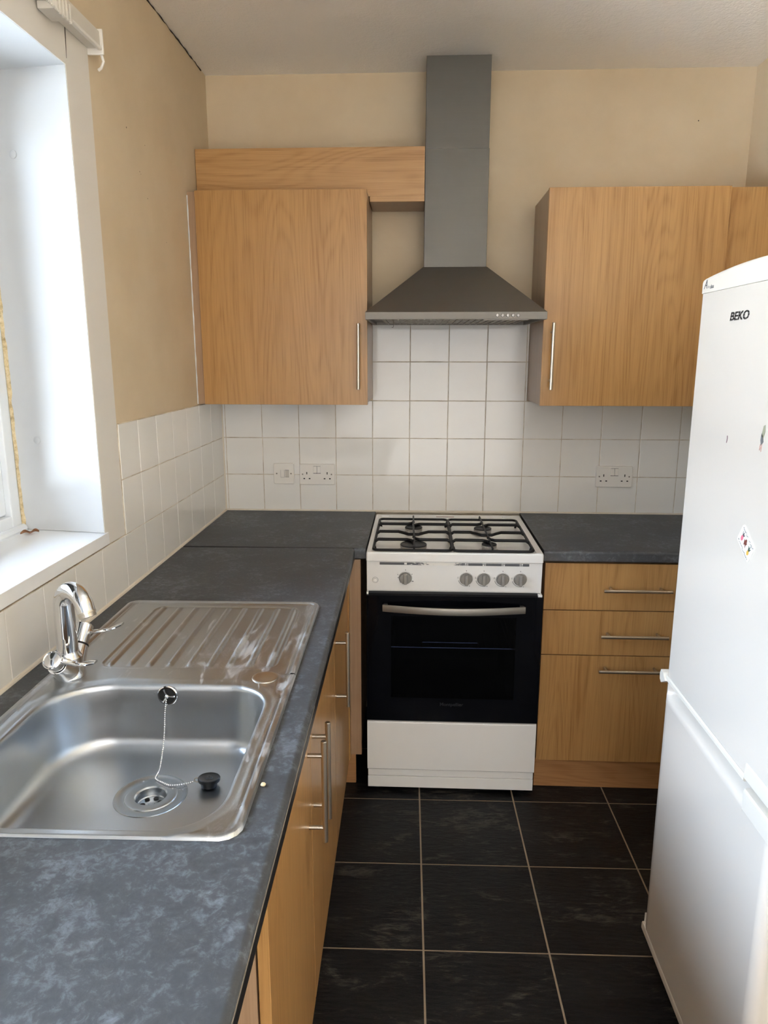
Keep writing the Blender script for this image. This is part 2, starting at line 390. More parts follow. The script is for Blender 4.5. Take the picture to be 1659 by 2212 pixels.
# walls
wb = struct('wall_back'); obj('plaster', B().box(XL-.3, XR+.2, 0.004, .2, 0, ZC), paint, wb)
wr = tag(obj('wall_right', B().box(XR, XR+.15, YR, .004, 0, ZC), paint), kind='structure')
wl = struct('wall_left'); b = B()
b.box(XL-.34, XL, -1.09, .004, 0, ZC); b.box(XL-.34, XL, WY0-.1, -1.09, 0, WZ0-.031); b.box(XL-.34, XL, WY0-.1, -1.09, WZ1+.012, ZC); b.box(XL-.34, XL, DY1, WY0-.1, 0, ZC); b.box(XL-.34, XL, YR, DY0, 0, ZC); b.box(XL-.34, XL, DY0, DY1, 0, DZ0); b.box(XL-.34, XL, DY0, DY1, DZ1, ZC)
obj('plaster', b, paint, wl)
tag(obj('wall_front', B().box(XL, XR, YR-.15, YR, 0, ZC), rear_paint), kind='structure')
gd = struct('door_1'); b = B()
for (y0, y1, z0, z1) in ((DY0, DY0+.1, DZ0, DZ1), (DY1-.1, DY1, DZ0, DZ1), (DY0+.1, DY1-.1, DZ0, DZ0+.12), (DY0+.1, DY1-.1, DZ1-.1, DZ1)): b.box(XL-.16, XL-.09, y0, y1, z0, z1, .006)
obj('frame', b, upvc, gd)
obj('pane', B().box(XL-.128, XL-.124, DY0+.09, DY1-.09, DZ0+.11, DZ1-.09), glass, gd)

# wall tiles, every tile a little out of true
def tile_b(spans, place):
    b = B(); rnd = random.Random(3)
    for (a0, a1, z0, z1) in spans:
        g_ = .0013; bm = bmesh.new()
        a0 += g_; a1 -= g_; z0 += g_; z1 -= g_; t_ = .006
        P = [bm.verts.new((x, y, z)) for x in (a0, a1) for y in (0, t_) for z in (z0, z1)]
        for f in ((0, 1, 3, 2), (4, 6, 7, 5), (0, 4, 5, 1), (2, 3, 7, 6), (0, 2, 6, 4), (1, 5, 7, 3)): bm.faces.new([P[i] for i in f])
        fr_ = [e_ for e_ in bm.edges if all(v_.co.y > t_*.5 for v_ in e_.verts)]
        bmesh.ops.bevel(bm, geom=fr_, offset=.0013, segments=2, profile=.6, affect='EDGES')
        c = Vector(((a0+a1)/2, 0, (z0+z1)/2)); rx, rz = rnd.gauss(0, .0016), rnd.gauss(0, .0016)
        for v_ in bm.verts:
            if v_.co.y > .001: v_.co.y += (v_.co.x-c.x)*rz+(v_.co.z-c.z)*rx
        for v_ in bm.verts: v_.co = place(v_.co)
        b.frombm(bm)
    return b
xs = [-.6295, -.612, -.4595, -.306, -.1535, -.0015, .1505, .3055, .458, .614, .7685, .927, 1.085, 1.241, 1.4045]
zs = [.9, 1.054, 1.208, 1.361, 1.516, 1.668]
sp_ = []
for i in range(len(xs)-1):
    for j in range(len(zs)-1):
        x0, x1 = xs[i], xs[i+1]
        if j > 2:
            if x1 < .01 or x0 > .6145: continue
            x1 = min(x1, .621)
        if xs[i] == .614 and j > 2: x0, x1 = .614, .6225
        sp_.append((x0, x1, zs[j], zs[j+1]))
obj('wall_tiles', tile_b(sp_, lambda p: Vector((p.x, -p.y, p.z))), tile, wb, flat=True)
b = B(); b.box(XL, XR, -.0042, .004, .88, 1.361); b.box(-.002, .6225, -.0042, .004, 1.361, 1.668)
obj('grout', b, grout, wb)
ys = [-.012, -.168]+[-.168-.1492*k for k in range(1, 22)]
sp_ = []
for i in range(len(ys)-1):
    for j in range(3):
        y1, y0 = ys[i], ys[i+1]
        if j == 0: sp_.append((-y1, -y0, zs[j], zs[j+1]))
        elif y0 > -1.07: sp_.append((-y1, min(-y0, 1.052), zs[j], zs[j+1]))
obj('wall_tiles', tile_b(sp_, lambda p: Vector((XL+p.y, -p.x, p.z))), tile, wl, flat=True)
b = B(); b.box(XL-.002, XL+.0042, -3.3, 0, .88, 1.054); b.box(XL-.002, XL+.0042, -1.052, 0, 1.054, 1.361)
obj('grout', b, grout, wl)
# caulk beads where the worktops meet the tiles, and down the corner
b = B(); b.tube([(XL+.004, -.006, .9005), (XR, -.006, .9005)], .0055, 8); b.tube([(XL+.006, -.004, .9005), (XL+.006, -2.9, .9005)], .0062, 8); b.tube([(XL+.005, -.005, .9), (XL+.005, -.005, 1.361)], .005, 8)
tag(obj('trim_1', b, caulk), kind='structure')
b = B(); rr = random.Random(4); pts_ = []
for i in range(26): pts_.append((XL+.001+rr.uniform(0, .002), -.06-.58*i/25, ZC-.002+rr.uniform(-.002, .001)))
b.tube(pts_, [rr.choice((.0006, .0014, .0022, .0028)) for _ in pts_], 6)
tag(obj('trim_3', b, Mat('dark_ceiling_gap', srgb(60, 52, 44), .9)), kind='structure')
hole = Mat('old_nail_hole', srgb(48, 40, 34), .9)
for y_, z_, r_ in ((-.827, 2.157, .0024), (-.691, 2.147, .0014), (-.747, 2.062, .0017), (-.739, 2.057, .0012), (-.696, 1.999, .0016), (-.549, 1.896, .0013)):
    obj('nail_hole', B().lathe([(r_, 0), (r_*.6, .0004), (1e-4, .0004)], (XL, y_, z_), (1, 0, 0), 10), hole, wl)
obj('nail_hole', B().lathe([(.0022, 0), (.0013, .0004), (1e-4, .0004)], (1.211, .004, 2.392), (0, -1, 0), 10), hole, wb)
# window: splayed white reveal boards, architrave band, sill, plastic frame, sealant
wn = struct('window_1', (XL, -1.18, WZ0))
XF = -.865                                      # inner face of the frame
b = B()
b.prism([(XL, -1.178, WZ0), (XF-.09, -1.128, WZ0), (XF-.09, -1.10, WZ0), (XL-.002, -1.10, WZ0)], (0, 0, WZ1-WZ0+.012))
b.prism([(XL, WY0-.005, WZ0), (XF-.09, WY0-.06, WZ0), (XF-.09, WY0-.09, WZ0), (XL-.002, WY0-.09, WZ0)], (0, 0, WZ1-WZ0+.012))
b.box(XF-.09, XL-.001, WY0-.07, -1.12, WZ1, WZ1+.012)
obj('reveal', b, white_paint, wn)
b = B(); b.prism([(XL+.0012, -1.1795, WZ0+.002), (XL-.026, -1.1745, WZ0+.002), (XL-.026, -1.172, WZ0+.002), (XL+.0012, -1.176, WZ0+.002)], (0, 0, WZ1-WZ0-.003))
obj('corner_bead', b, white_paint, wn)
b = B(); b.box(XL-.001, XL+.0025, -1.1775, -1.052, 1.055, 2.292, .001); b.box(XL-.001, XL+.0025, WY0-.12, -1.1775, WZ1, 2.292, .001); b.box(XL-.001, XL+.0025, WY0-.12, WY0-.005, 1.055, WZ1, .001)
obj('architrave', b, trim_paint, wn)
b = B(); b.box(XF-.02, XL+.001, WY0-.06, -1.135, WZ0-.03, WZ0-.001); b.box(XL+.0005, XL+.0075, WY0-.06, -1.165, WZ0-.032, WZ0+.0, .002)
obj('sill', b, sill_paint, wn)
fy1, fy0 = -1.142, WY0-.02
b = B()
for (y0, y1, z0, z1) in ((fy1-.045, fy1, WZ0, WZ1), (fy0, fy0+.045, WZ0, WZ1), (fy0+.045, fy1-.045, WZ0, WZ0+.045), (fy0+.045, fy1-.045, WZ1-.045, WZ1), (-2.02, -1.975, WZ0+.045, WZ1-.045)):
    b.box(XF-.06, XF, y0, y1, z0, z1, .005)
obj('frame', b, upvc, wn)
for k, (s0, s1) in enumerate(((-1.975, fy1-.045), (fy0+.045, -2.02))):
    b = B()
    for (y0, y1, z0, z1) in ((s1-.042, s1, WZ0+.045, WZ1-.045), (s0, s0+.042, WZ0+.045, WZ1-.045), (s0+.042, s1-.042, WZ0+.045, WZ0+.087), (s0+.042, s1-.042, WZ1-.087, WZ1-.045)):
        b.box(XF-.05, XF-.012, y0, y1, z0, z1, .008, 3)
    sa = obj('sash', b, upvc, wn)
    b = B()
    for (y0, y1, z0, z1) in ((s1-.046, s1-.042, WZ0+.087, WZ1-.087), (s0+.042, s0+.046, WZ0+.087, WZ1-.087), (s0+.046, s1-.046, WZ0+.087, WZ0+.091), (s0+.046, s1-.046, WZ1-.091, WZ1-.087)):
        b.box(XF-.044, XF-.018, y0, y1, z0, z1)
    obj('glazing_seal', b, black_p, sa)
    obj('pane', B().box(XF-.034, XF-.030, s0+.042, s1-.042, WZ0+.087, WZ1-.087), glass, sa)
b = B(); rr = random.Random(5); N = 46; vs = []
for i in range(N+1):
    z = WZ0+.006+(WZ1-WZ0-.012)*i/N
    w_ = .016+rr.uniform(-.003, .003)
    vs += [(XF+.002, fy1-.004-w_*.2, z), (XF+.010+rr.uniform(-.002, .003), -1.140+rr.uniform(-.002, .002), z), (XF+.024+rr.uniform(-.004, .004), -1.1355, z), (XF-.01, -1.132, z)]
b.add(vs, [(4*i+k, 4*i+(k+1) % 4, 4*i+4+(k+1) % 4, 4*i+4+k) for i in range(N) for k in range(4)]+[(0, 1, 2, 3), (4*N, 4*N+1, 4*N+2, 4*N+3)])
obj('foam_sealant', b, foam, wn)
b = B(); b.tube([(XF+.004, fy0, WZ0+.004), (XF+.004, -1.148, WZ0+.004)], .012, 10)
obj('sill_bead', b, upvc, wn)
for z, x in ((2.008, -.783), (1.328, -.797)):
    yy = -1.178+(XL-x)/(XL-XF+.09)*.05
    obj('screw_cap', B().lathe([(.0095, -.002), (.0095, .002), (.007, .0035), (.002, .0038), (1e-4, .003)], (x, yy, z), (-.2, -1, 0), 18), white_paint, wn)
obj('paint_crack', B().tube([(XL+.0025, -1.166, 2.292), (XL+.0027, -1.168, 2.262), (XL+.0027, -1.1695, 2.238), (XL+.0026, -1.171, 2.205)], [.0006, .0016, .0012, .0005], 6), Mat('crack_shadow', srgb(84, 78, 72), .9), wn)
# beyond the glass: brick garden wall and ground
pave = Mat('outdoor_paving', rough=.9)
v = pave.noise(pave.coord(), 2, 6); pave.col(pave.ramp(v, [(.35, srgb(172, 171, 170)), (.65, srgb(204, 204, 203))]))
tag(obj('ground', B().box(-14, XL-.5, -12, 8, -.35, -.3), pave, loc=(-5, -2, -.35)), 'pale paved yard outside the window', 'ground', kind='structure')

# blind headrail over the window
bl = thing('blind_headrail', 'white headrail of a missing vertical blind above the window', 'blind rail', (XL, -1.06, 2.26))
b = B(); b.box(XL+.003, XL+.036, -2.9, -1.053, 2.268, 2.306, .003)
obj('rail', b, fridge_p, bl)
obj('rail_lip', B().box(XL+.030, XL+.040, -2.9, -1.055, 2.263, 2.270, .002), white_pl, bl)
b = B()
b.box(XL+.001, XL+.042, -1.053, -1.046, 2.255, 2.312, .003); b.box(XL+.002, XL+.034, -1.046, -1.032, 2.262, 2.304, .004); b.tube([(XL+.03, -1.04, 2.265), (XL+.034, -1.036, 2.245), (XL+.026, -1.034, 2.232), (XL+.018, -1.032, 2.228)], .0035, 8)
obj('end_bracket', b, white_pl, bl)
b = B(); b.box(XL+.006, XL+.05, -1.30, -1.235, 2.252, 2.268, .003)
for k in range(4): b.box(XL+.046, XL+.052, -1.29+.016*k, -1.282+.016*k, 2.245, 2.285, .002)
obj('carrier_clip', b, fridge_p, bl)
b = B()
for k in range(26): b.sphere((XL+.05, -1.24-.0062*k, 2.249), .003, 6)
obj('bead_chain', b, fridge_p, bl)
# dead leaf on the sill
b = B(); pts = []
N = 14
for i in range(N+1):
    t = i/N; wdt = .010*math.sin(math.pi*t)**.7
    c = Vector((-.838+.036*t, -1.206+.026*t, WZ0+.001))
    for s_ in (-1, 0, 1): pts.append((c.x+s_*wdt*.5, c.y-s_*wdt, c.z+.004*abs(s_)*(1+.6*math.sin(9*t))+.003*math.sin(6*t)**2))
b.add(pts, [(3*i+k, 3*i+k+1, 3*i+k+4, 3*i+k+3) for i in range(N) for k in (0, 1)]); 
lf = obj('dead_leaf', b, Mat('dry_leaf', srgb(150, 104, 72), .7), loc=(-.82, -1.193, WZ0)); tag(lf, 'small curled brown dead leaf in the window sill corner', 'leaf')
so = lf.modifiers.new('thickness', 'SOLIDIFY'); so.thickness = .0008

# ------------------------------------------------------------------ handles
def bar_handle(parent, p0, p1, out, r=.006, post=.032, drop=.034):
    """round bar between p0 and p1, standing off the door along out"""
    p0, p1, out = Vector(p0), Vector(p1), Vector(out).normalized(); d = (p1-p0).normalized()
    b = B(); b.cyl(p0, p1, r, n=20, bev=.0012)
    for q in (p0+d*post, p1-d*post): b.cyl(q, q-out*drop, .0048, n=14)
    return tag(obj('handle', b, bar_steel, parent), 'brushed steel bar handle')

# ------------------------------------------------------------------ wall cabinets
cl = thing('wall_cabinet', 'beech wall cabinet in the corner left of the cooker hood', 'wall cabinet', (-.3, -.15, 1.365))
b = B(); b.box(-.598, -.001, -.299, -.006, 1.372, 2.098, .0008)
obj('carcass', b, beech_side, cl)
d = obj('door', B().box(-.600, .0, -.3195, -.301, 1.365, 2.100, .0012), beech, cl)
bar_handle(d, (-.031, -.354, 1.421), (-.030, -.354, 1.652), (0, -1, 0))
obj('scribe_panel', B().box(XL+.002, -.6015, -.312, -.28, 1.366, 2.098, .0008), beech_side, cl)
b = B(); b.tube([(XL+.002, -.3105, 1.366+.72*i/30) for i in range(31)], [.0028+.0008*math.sin(i*2.1) for i in range(31)], 8)
tag(obj('trim_2', b, white_paint), kind='structure')
cr_ = thing('wall_cabinet', 'beech wall cabinet right of the cooker hood, above the fridge', 'wall cabinet', (.92, -.15, 1.365))
b = B(); b.box(.623, 1.228, -.299, -.006, 1.366, 2.098, .0008)
obj('carcass', b, beech_side, cr_)
d = obj('door', B().box(.622, 1.229, -.3195, -.301, 1.364, 2.099, .0012), beech, cr_)
bar_handle(d, (.6525, -.354, 1.422), (.653, -.354, 1.654), (0, -1, 0))
cc = thing('wall_cabinet', 'narrow beech wall cabinet at the right wall, mostly behind the fridge', 'wall cabinet', (1.31, -.15, 1.365))
obj('carcass', B().box(1.2305, XR-.002, -.284, -.006, 1.366, 2.095, .0008), beech_side, cc)
obj('door', B().box(1.231, XR-.003, -.303, -.285, 1.365, 2.098, .0012), beech, cc)
# boxing above the left cabinet
bx = thing('pipe_boxing', 'long beech boxing panel above the left wall cabinet', 'boxing', (-.2, -.1, 2.085))
obj('front_board', B().box(XL+.002, .199, -.190, -.172, 2.101, 2.266, .001), beech_h, bx)
b = B(); b.box(.002, .199, -.190, -.172, 2.083, 2.101, .0006); obj('lower_edge', b, beech_h, bx)
b = B(); b.box(.002, .199, -.172, -.002, 2.083, 2.099); obj('bottom_board', b, beech_side, bx)

# ------------------------------------------------------------------ cooker hood
hd = thing('cooker_hood', 'brushed steel chimney cooker hood over the white cooker', 'cooker hood', (.305, -.2, 1.658))
x0, x1, y0 = .004, .607, -.48; zb, zl, zt = 1.659, 1.683, 1.862; cx0, cx1, cy = .200, .4305, -.150
b = B()
O = [(x0, y0), (x1, y0), (x1, -.006), (x0, -.006)]; T = [(cx0-.003, cy-.003), (cx1+.003, cy-.003), (cx1+.003, -.006), (cx0-.003, -.006)]
vs = [(*p, zb) for p in O]+[(*p, zl) for p in O]+[(*p, zt) for p in T]
fs = [(i, (i+1) % 4, 4+(i+1) % 4, 4+i) for i in range(4)]+[(4+i, 4+(i+1) % 4, 8+(i+1) % 4, 8+i) for i in range(4)]+[(8, 9, 10, 11)]
# hollow underside with a lip
I = [(x0+.012, y0+.012), (x1-.012, y0+.012), (x1-.012, -.018), (x0+.012, -.018)]
vs += [(*p, zb) for p in I]+[(*p, zb+.012) for p in I]
fs += [(i, (i+1) % 4, 12+(i+1) % 4, 12+i) for i in range(4)]+[(12+i, 12+(i+1) % 4, 16+(i+1) % 4, 16+i) for i in range(4)]+[(16, 17, 18, 19)]
bm = bmesh.new(); V_ = [bm.verts.new(v_) for v_ in vs]
for f in fs: bm.faces.new([V_[i] for i in f])
bmesh.ops.recalc_face_normals(bm, faces=bm.faces[:])
bmesh.ops.bevel(bm, geom=[e_ for e_ in bm.edges if e_.calc_face_angle(0) > .2 and max(v_.index if v_.index >= 0 else 0 for v_ in e_.verts) < 99], offset=.0012, segments=2, profile=.5, affect='EDGES')
obj('canopy', B().frombm(bm), canopy_steel, hd, ang=25)
b = B(); b.box(cx0, cx1, cy, -.004, zt-.004, 2.268, .0015); 
ch = obj('chimney', b, hood_steel, hd)
obj('upper_chimney', B().box(cx0+.0015, cx1-.0015, cy+.0015, -.004, 2.266, 2.5695, .001), hood_steel, hd)
b = B()
filt = Mat('greasy_filter', rough=.5, metal=.7)
v = filt.noise(filt.coord(), 55, 5, .7); filt.col(filt.ramp(v, [(.42, srgb(92, 76, 52)), (.56, srgb(168, 162, 150))]))
b.box(x0+.05, x1-.05, y0+.05, -.05, zb+.003, zb+.011, .002)
for k in range(22): b.box(x0+.06+.0225*k, x0+.066+.0225*k, y0+.06, -.06, zb+.0005, zb+.004)
obj('grease_filter', b, filt, hd)
obj('light_strip', B().box(.40, .55, y0+.014, y0+.045, zb-.001, zb+.008, .002), white_pl, hd)
for k in range(5):
    xb = .4425+.0172*k
    obj('push_button', B().lathe([(.0052, 0), (.0052, .003), (.0042, .0045), (1e-4, .0048)], (xb, y0, 1.6715), (0, -1, 0), 18), button_steel, hd)
b = B(); b.tube([(.096, -.40, 1.6605), (.096, -.40, 1.640), (.0945, -.40, 1.636), (.090, -.40, 1.636)], .0012, 6)
obj('wire_hook', b, screw_m, hd)

# ------------------------------------------------------------------ worktops
SK = .0158                                           # the sink run is a little out of square
def front_profile(xf, z0, z1, xb, r=.010):
    """worktop section with a rounded nose: x,z pairs, nose at xf"""
    pts = [(xb, z0), (xf-.004, z0), (xf, z0+.004)]
    for i in range(7):
        t = i/6*math.pi/2; pts.append((xf-r+r*math.cos(t), z1-r+r*math.sin(t)))
    return pts+[(xb, z1)]
ws = thing('worktop', 'black slate-effect worktop under the window with the sink let in', 'worktop', (-.03, -.6, .86), rz=SK)
b = B(); XN = -.0275
b.prism([(x, -.602, z) for x, z in front_profile(XN, .861, .900, -.100)], (0, -2.25, 0))
b.prism([(XL+.001, -.602, .861), (-.100, -.602, .861), (-.100, -1.19, .861), (XL-.008, -1.19, .861)], (0, 0, .039))
b.prism([(-.562, -1.19, .861), (XL-.008, -1.19, .861), (XL-.028, -2.104, .861), (-.562, -2.104, .861)], (0, 0, .039))
b.prism([(-.100, -2.104, .861), (-.100, -2.852, .861), (XL-.035, -2.852, .861), (XL-.028, -2.104, .861)], (0, 0, .039))
b.v = b.v; obj('slab', b, slate, ws)
obj('front_edge_shade', B().box(XN-.0002, XN+.0008, -2.851, -.603, .8645, .8835), slate_edge, ws)  # dark strip paints in the shade on the upright front face
b = B(); N = 40; vs = []; rr = random.Random(9)
for i in range(N+1):
    y_ = -1.70-1.15*i/N; h_ = .0004+.0016*min(1, i/10)*rr.uniform(.6, 1.2)
    vs += [(XN-.0003, y_, .8850), (XN+.0009, y_, .8850), (XN+.0009, y_, .8850+h_), (XN-.0003, y_, .8850+h_)]
b.add(vs, [(4*i+k, 4*i+(k+1) % 4, 4*i+4+(k+1) % 4, 4*i+4+k) for i in range(N) for k in range(4)]+[(0, 1, 2, 3), (4*N, 4*N+1, 4*N+2, 4*N+3)])
obj('worn_edge_line', b, Mat('worn_laminate', srgb(140, 132, 120), .7), ws)
wc = thing('worktop', 'black worktop piece in the back corner left of the cooker', 'worktop', (-.3, -.3, .86))
b = B(); b.prism([(XL+.006, y, z) for y, z in [(-.006, .861)]+[(-(p[0]), p[1]) for p in [(.596, .861), (.600, .865)]]+[(-(.59+.01*math.cos(i/6*math.pi/2)), .89+.01*math.sin(i/6*math.pi/2)) for i in range(7)]+[(-.006, .900)]], (.635, 0, 0))
obj('slab', b, slate, wc)
obj('joint_strip', B().box(XL+.01, -.0285, -.6018, -.6002, .862, .9004), slate_edge, wc)
wr_ = thing('worktop', 'black worktop right of the cooker, above the drawers', 'worktop', (1.0, -.3, .86))
b = B(); b.prism([(.614, y, z) for y, z in [(-.006, .861)]+[(-.596, .861), (-.600, .865)]+[(-(.59+.01*math.cos(i/6*math.pi/2)), .89+.01*math.sin(i/6*math.pi/2)) for i in range(7)]+[(-.006, .900)]], (XR-.002-.614, 0, 0))
obj('slab', b, slate, wr_)
obj('edge_strip', B().box(.6115, .6138, -.599, -.008, .8615, .9012, .0005), slate_edge, wr_)
b = B(); rr = random.Random(2)
for k in range(5): b.sphere((.66+rr.uniform(-.02, .03), -.43+rr.uniform(-.03, .03), .9005), rr.uniform(.0012, .002), 5)
cb = B(); cb.box(-.052, -.0445, -1.991, -1.983, .9, .905, .002, 1); 
tag(obj('crumb', cb, Mat('stale_crumb', srgb(214, 196, 160), .8), loc=(-.048, -1.989, .9)), 'tiny pale crumb on the worktop beside the sink', 'crumb')

# ------------------------------------------------------------------ base cabinets
DP = -.050                                           # door faces at the pivot
def run_cab(name, label, cat, ya, yb):
    t = thing(name, label, cat, (-.03, -.6, 0), rz=SK)
    return t
cs_ = run_cab('base_cabinet', 'beech base cabinet under the sink, with two doors', 'base cabinet', 0, 0)
b = B(); b.box(-.575, DP-.021, -2.082, -1.112, .122, .700); b.box(-.575, -.57, -2.082, -1.112, .70, .858); b.box(-.57, DP-.021, -1.130, -1.112, .70, .858); b.box(-.57, DP-.021, -2.082, -2.064, .70, .858)
b.box(-.10, DP-.021, -2.064, -1.13, .70, .858)
obj('carcass', b, beech_side, cs_)
for (ya, yb, yh) in ((-1.613, -1.112, -1.578), (-2.082, -1.617, -1.654)):
    d = obj('door', B().box(DP-.018, DP, ya, yb, .122, .856, .0012), beech, cs_)
    bar_handle(d, (DP+.033, yh, .555), (DP+.033, yh, .785), (1, 0, 0), post=.033)
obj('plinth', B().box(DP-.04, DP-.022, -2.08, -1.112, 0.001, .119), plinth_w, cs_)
co = run_cab('base_cabinet', 'beech corner base cabinet with one door, near the cooker', 'base cabinet', 0, 0)
b = B(); b.box(-.575, DP-.021, -1.108, -.62, .122, .858); b.box(-.55, -.012, -.55, -.03, .122, .858)
obj('carcass', b, beech_side, co)
d = obj('door', B().box(DP-.018, DP, -1.108, -.640, .122, .856, .0012), beech, co)
bar_handle(d, (DP+.033, -1.055, .55), (DP+.033, -1.055, .778), (1, 0, 0))
obj('corner_post', B().box(DP-.018, DP+.004, -.637, -.590, .122, .856, .001), beech, co)
obj('return_panel', B().box(-.051, -.008, -.589, -.571, .118, .857, .001), beech_side, co)
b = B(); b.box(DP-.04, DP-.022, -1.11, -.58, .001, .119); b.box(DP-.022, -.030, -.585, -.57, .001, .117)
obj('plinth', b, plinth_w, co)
dr = thing('drawer_unit', 'beech three-drawer base unit right of the cooker', 'drawer unit', (.875, -.3, 0))
obj('carcass', B().box(.622, 1.122, -.570, -.02, .118, .858), beech_side, dr)
for (z0, z1, zh) in ((.688, .854, .768), (.5235, .685, .604), (.116, .5205, .477)):
    d = obj('drawer', B().box(.6215, 1.1225, -.590, -.572, z0, z1, .0012), beech, dr)
    bar_handle(d, (.815, -.625, zh), (1.042, -.625, zh), (0, -1, 0), post=.029)
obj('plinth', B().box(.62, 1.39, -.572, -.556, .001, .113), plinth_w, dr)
cf = thing('base_cabinet', 'beech corner base cabinet by the right wall, hidden past the drawers', 'base cabinet', (1.26, -.3, 0))
obj('carcass', B().box(1.124, XR-.004, -.57, -.02, .118, .858), beech_side, cf)
obj('door', B().box(1.1245, XR-.004, -.59, -.572, .116, .854, .0012), beech, cf)

# ------------------------------------------------------------------ sink
def rbox(px, py, cx, cy, hx, hy, rad):
    """signed distance to a rounded box; rad = (far-right, far-left, near-left, near-right)"""
    x, y = px-cx, py-cy
    r_ = rad[0] if (x >= 0 and y >= 0) else rad[1] if (x < 0 and y >= 0) else rad[2] if x < 0 else rad[3]
    qx, qy = abs(x)-hx+r_, abs(y)-hy+r_
    return math.hypot(max(qx, 0), max(qy, 0))+min(max(qx, qy), 0)-r_
SX0, SX1, SY0, SY1, SYM = -.586, -.0775, -2.117, -1.160, -1.600
def d_out(x, y): return -rbox(x, y, (SX0+SX1)/2, (SY0+SY1)/2, (SX1-SX0)/2, (SY1-SY0)/2, (.032,)*4)
def lerp_pts(d, T_):
    for (a0, b0), (a1, b1) in zip(T_, T_[1:]):
        if d <= a1:
            t = (d-a0)/(a1-a0) if a1 > a0 else 0; t = max(0, min(1, t)); t = t*t*(3-2*t); return b0+(b1-b0)*t
    return T_[-1][1]
RIM = [(0, .9002), (.003, .9056), (.0105, .9064), (.0150, .9024), (.0185, .9046), (.0235, .9030)]
def zrim(x, y): return lerp_pts(d_out(x, y), RIM)
def d_pan(x, y): return -rbox(x, y, -.3115, -1.387, .1905, .193, (.05, .04, .03, .035))
def z_drain(x, y):
    z = zrim(x, y); dp = d_pan(x, y)
    if dp > 0:
        z += lerp_pts(dp, [(0, 0), (.002, .0008), (.008, -.0024), (.02, -.0026)])
        ph = (x+.4805)/.0425; k = round(ph)
        if 0 <= k <= 8:
            dxr = abs(ph-k)*.0425; end = min(-1.206-y, y+1.566-.004*(k % 2))
            if end > -.004:
                hh = .0042*max(0, 1-(dxr/.0075)**2)**1.1*max(0, min(1, (end+.004)/.012)); z += hh
    # thumb-hole blank
    return z
sk = thing('sink', 'stainless steel inset sink with ribbed drainer under the window', 'sink', (-.03, -.6, .9), rz=SK)
b = B(); NU, NV = 300, 200; vs = []
for j in range(NV+1):
    y = SY1+(SYM-SY1)*j/NV
    dy = SY1-y; ins = 0
    if dy < .032: ins = .032-math.sqrt(max(0, .032**2-(.032-dy)**2))
    for i in range(NU+1):
        x = (SX0+ins)+(SX1-SX0-2*ins)*i/NU; vs.append((x, y, z_drain(x, y)))
b.add(vs, [(j*(NU+1)+i, j*(NU+1)+i+1, (j+1)*(NU+1)+i+1, (j+1)*(NU+1)+i) for j in range(NV) for i in range(NU)])
BC = (-.333, -1.872); NB = 176
BR_ = (.085, .125, .085, .085)
def d_bas(x, y): return rbox(x, y, (-.545-.120)/2, (-2.094-1.650)/2, .2125, .222, BR_)
def d_half(x, y): return rbox(x, y, (SX0+SX1)/2, (SY0+SYM)/2, (SX1-SX0)/2, (SYM-SY0)/2, (.0005, .0005, .032, .032))
def ray(fn, t, off):
    lo, hi = 0, .5
    for _ in range(34):
        mid = (lo+hi)/2
        if fn(BC[0]+mid*math.cos(t), BC[1]+mid*math.sin(t)) < off: lo = mid
        else: hi = mid
    return (lo+hi)/2
# angles packed so that the four outer corners have a vertex
ang = [2*math.pi*k/NB for k in range(NB)]
for cx_, cy_ in ((SX0, SYM), (SX1, SYM)):
    t = math.atan2(cy_-BC[1], cx_-BC[0]) % (2*math.pi); i_ = min(range(NB), key=lambda q: abs(ang[q]-t)); ang[i_] = t
rings = []
ro = [ray(d_half, t, 0) for t in ang]; rd = [ray(d_bas, t, .026) for t in ang]
rd = [min(a_, b_-.002) for a_, b_ in zip(rd, ro)]
for s_ in (0, .03, .07, .11, .15, .2, .26, .32, .4, .5, .6, .7, .8, .9, 1):
    rg_ = []
    for t, a_, b_ in zip(ang, ro, rd):
        r_ = a_+(b_-a_)*s_; x, y = BC[0]+r_*math.cos(t), BC[1]+r_*math.sin(t); rg_.append((x, y, zrim(x, y)))
    rings.append(rg_)
for off, z in ((.023, .9042), (.018, .9022), (.013, .9008), (.007, .9008), (.003, .9000), (.0005, .8980), (-.001, .8945), (-.0025, .888), (-.005, .86), (-.008, .82), (-.011, .795), (-.015, .782), (-.022, .773), (-.032, .7678), (-.046, .7655)):
    rg_ = []
    for t, b_ in zip(ang, rd):
        r_ = min(ray(d_bas, t, off), b_-.0005*(.026-off)/.004) if off > 0 else ray(d_bas, t, off)
        x, y = BC[0]+r_*math.cos(t), BC[1]+r_*math.sin(t)
        rg_.append((x, y, min(z, zrim(x, y)) if off > .01 else z))
    rings.append(rg_)
DC = (-.313, -1.815)
last = rings[-1]
for s_, z in ((.25, .765), (.5, .7646), (.75, .7642), (1, .764)):
    rings.append([(p[0]+(DC[0]+.064*math.cos(t)-p[0])*s_, p[1]+(DC[1]+.064*math.sin(t)-p[1])*s_, z) for p, t in zip(last, ang)])
vs = [p for rg_ in rings for p in rg_]
b.add(vs, [(i*NB+k, i*NB+(k+1) % NB, (i+1)*NB+(k+1) % NB, (i+1)*NB+k) for i in range(len(rings)-1) for k in range(NB)])
bowl = obj('bowl_and_drainer', b, sink_m, sk, ang=50, wn_=False)
b = B(); b.lathe([(.0655, .7635), (.0645, .7652), (.060, .7650), (.057, .7632), (.047, .7632), (.0455, .7646), (.042, .7650), (.029, .7642), (.0265, .762), (.0255, .748), (.024, .7465), (.006, .7475), (.0055, .7485), (.0005, .7487)], (DC[0], DC[1], 0), (0, 0, 1), 48)
dn = obj('drain', b, drain_steel, sk); tag(dn, 'round steel waste strainer')
b = B()
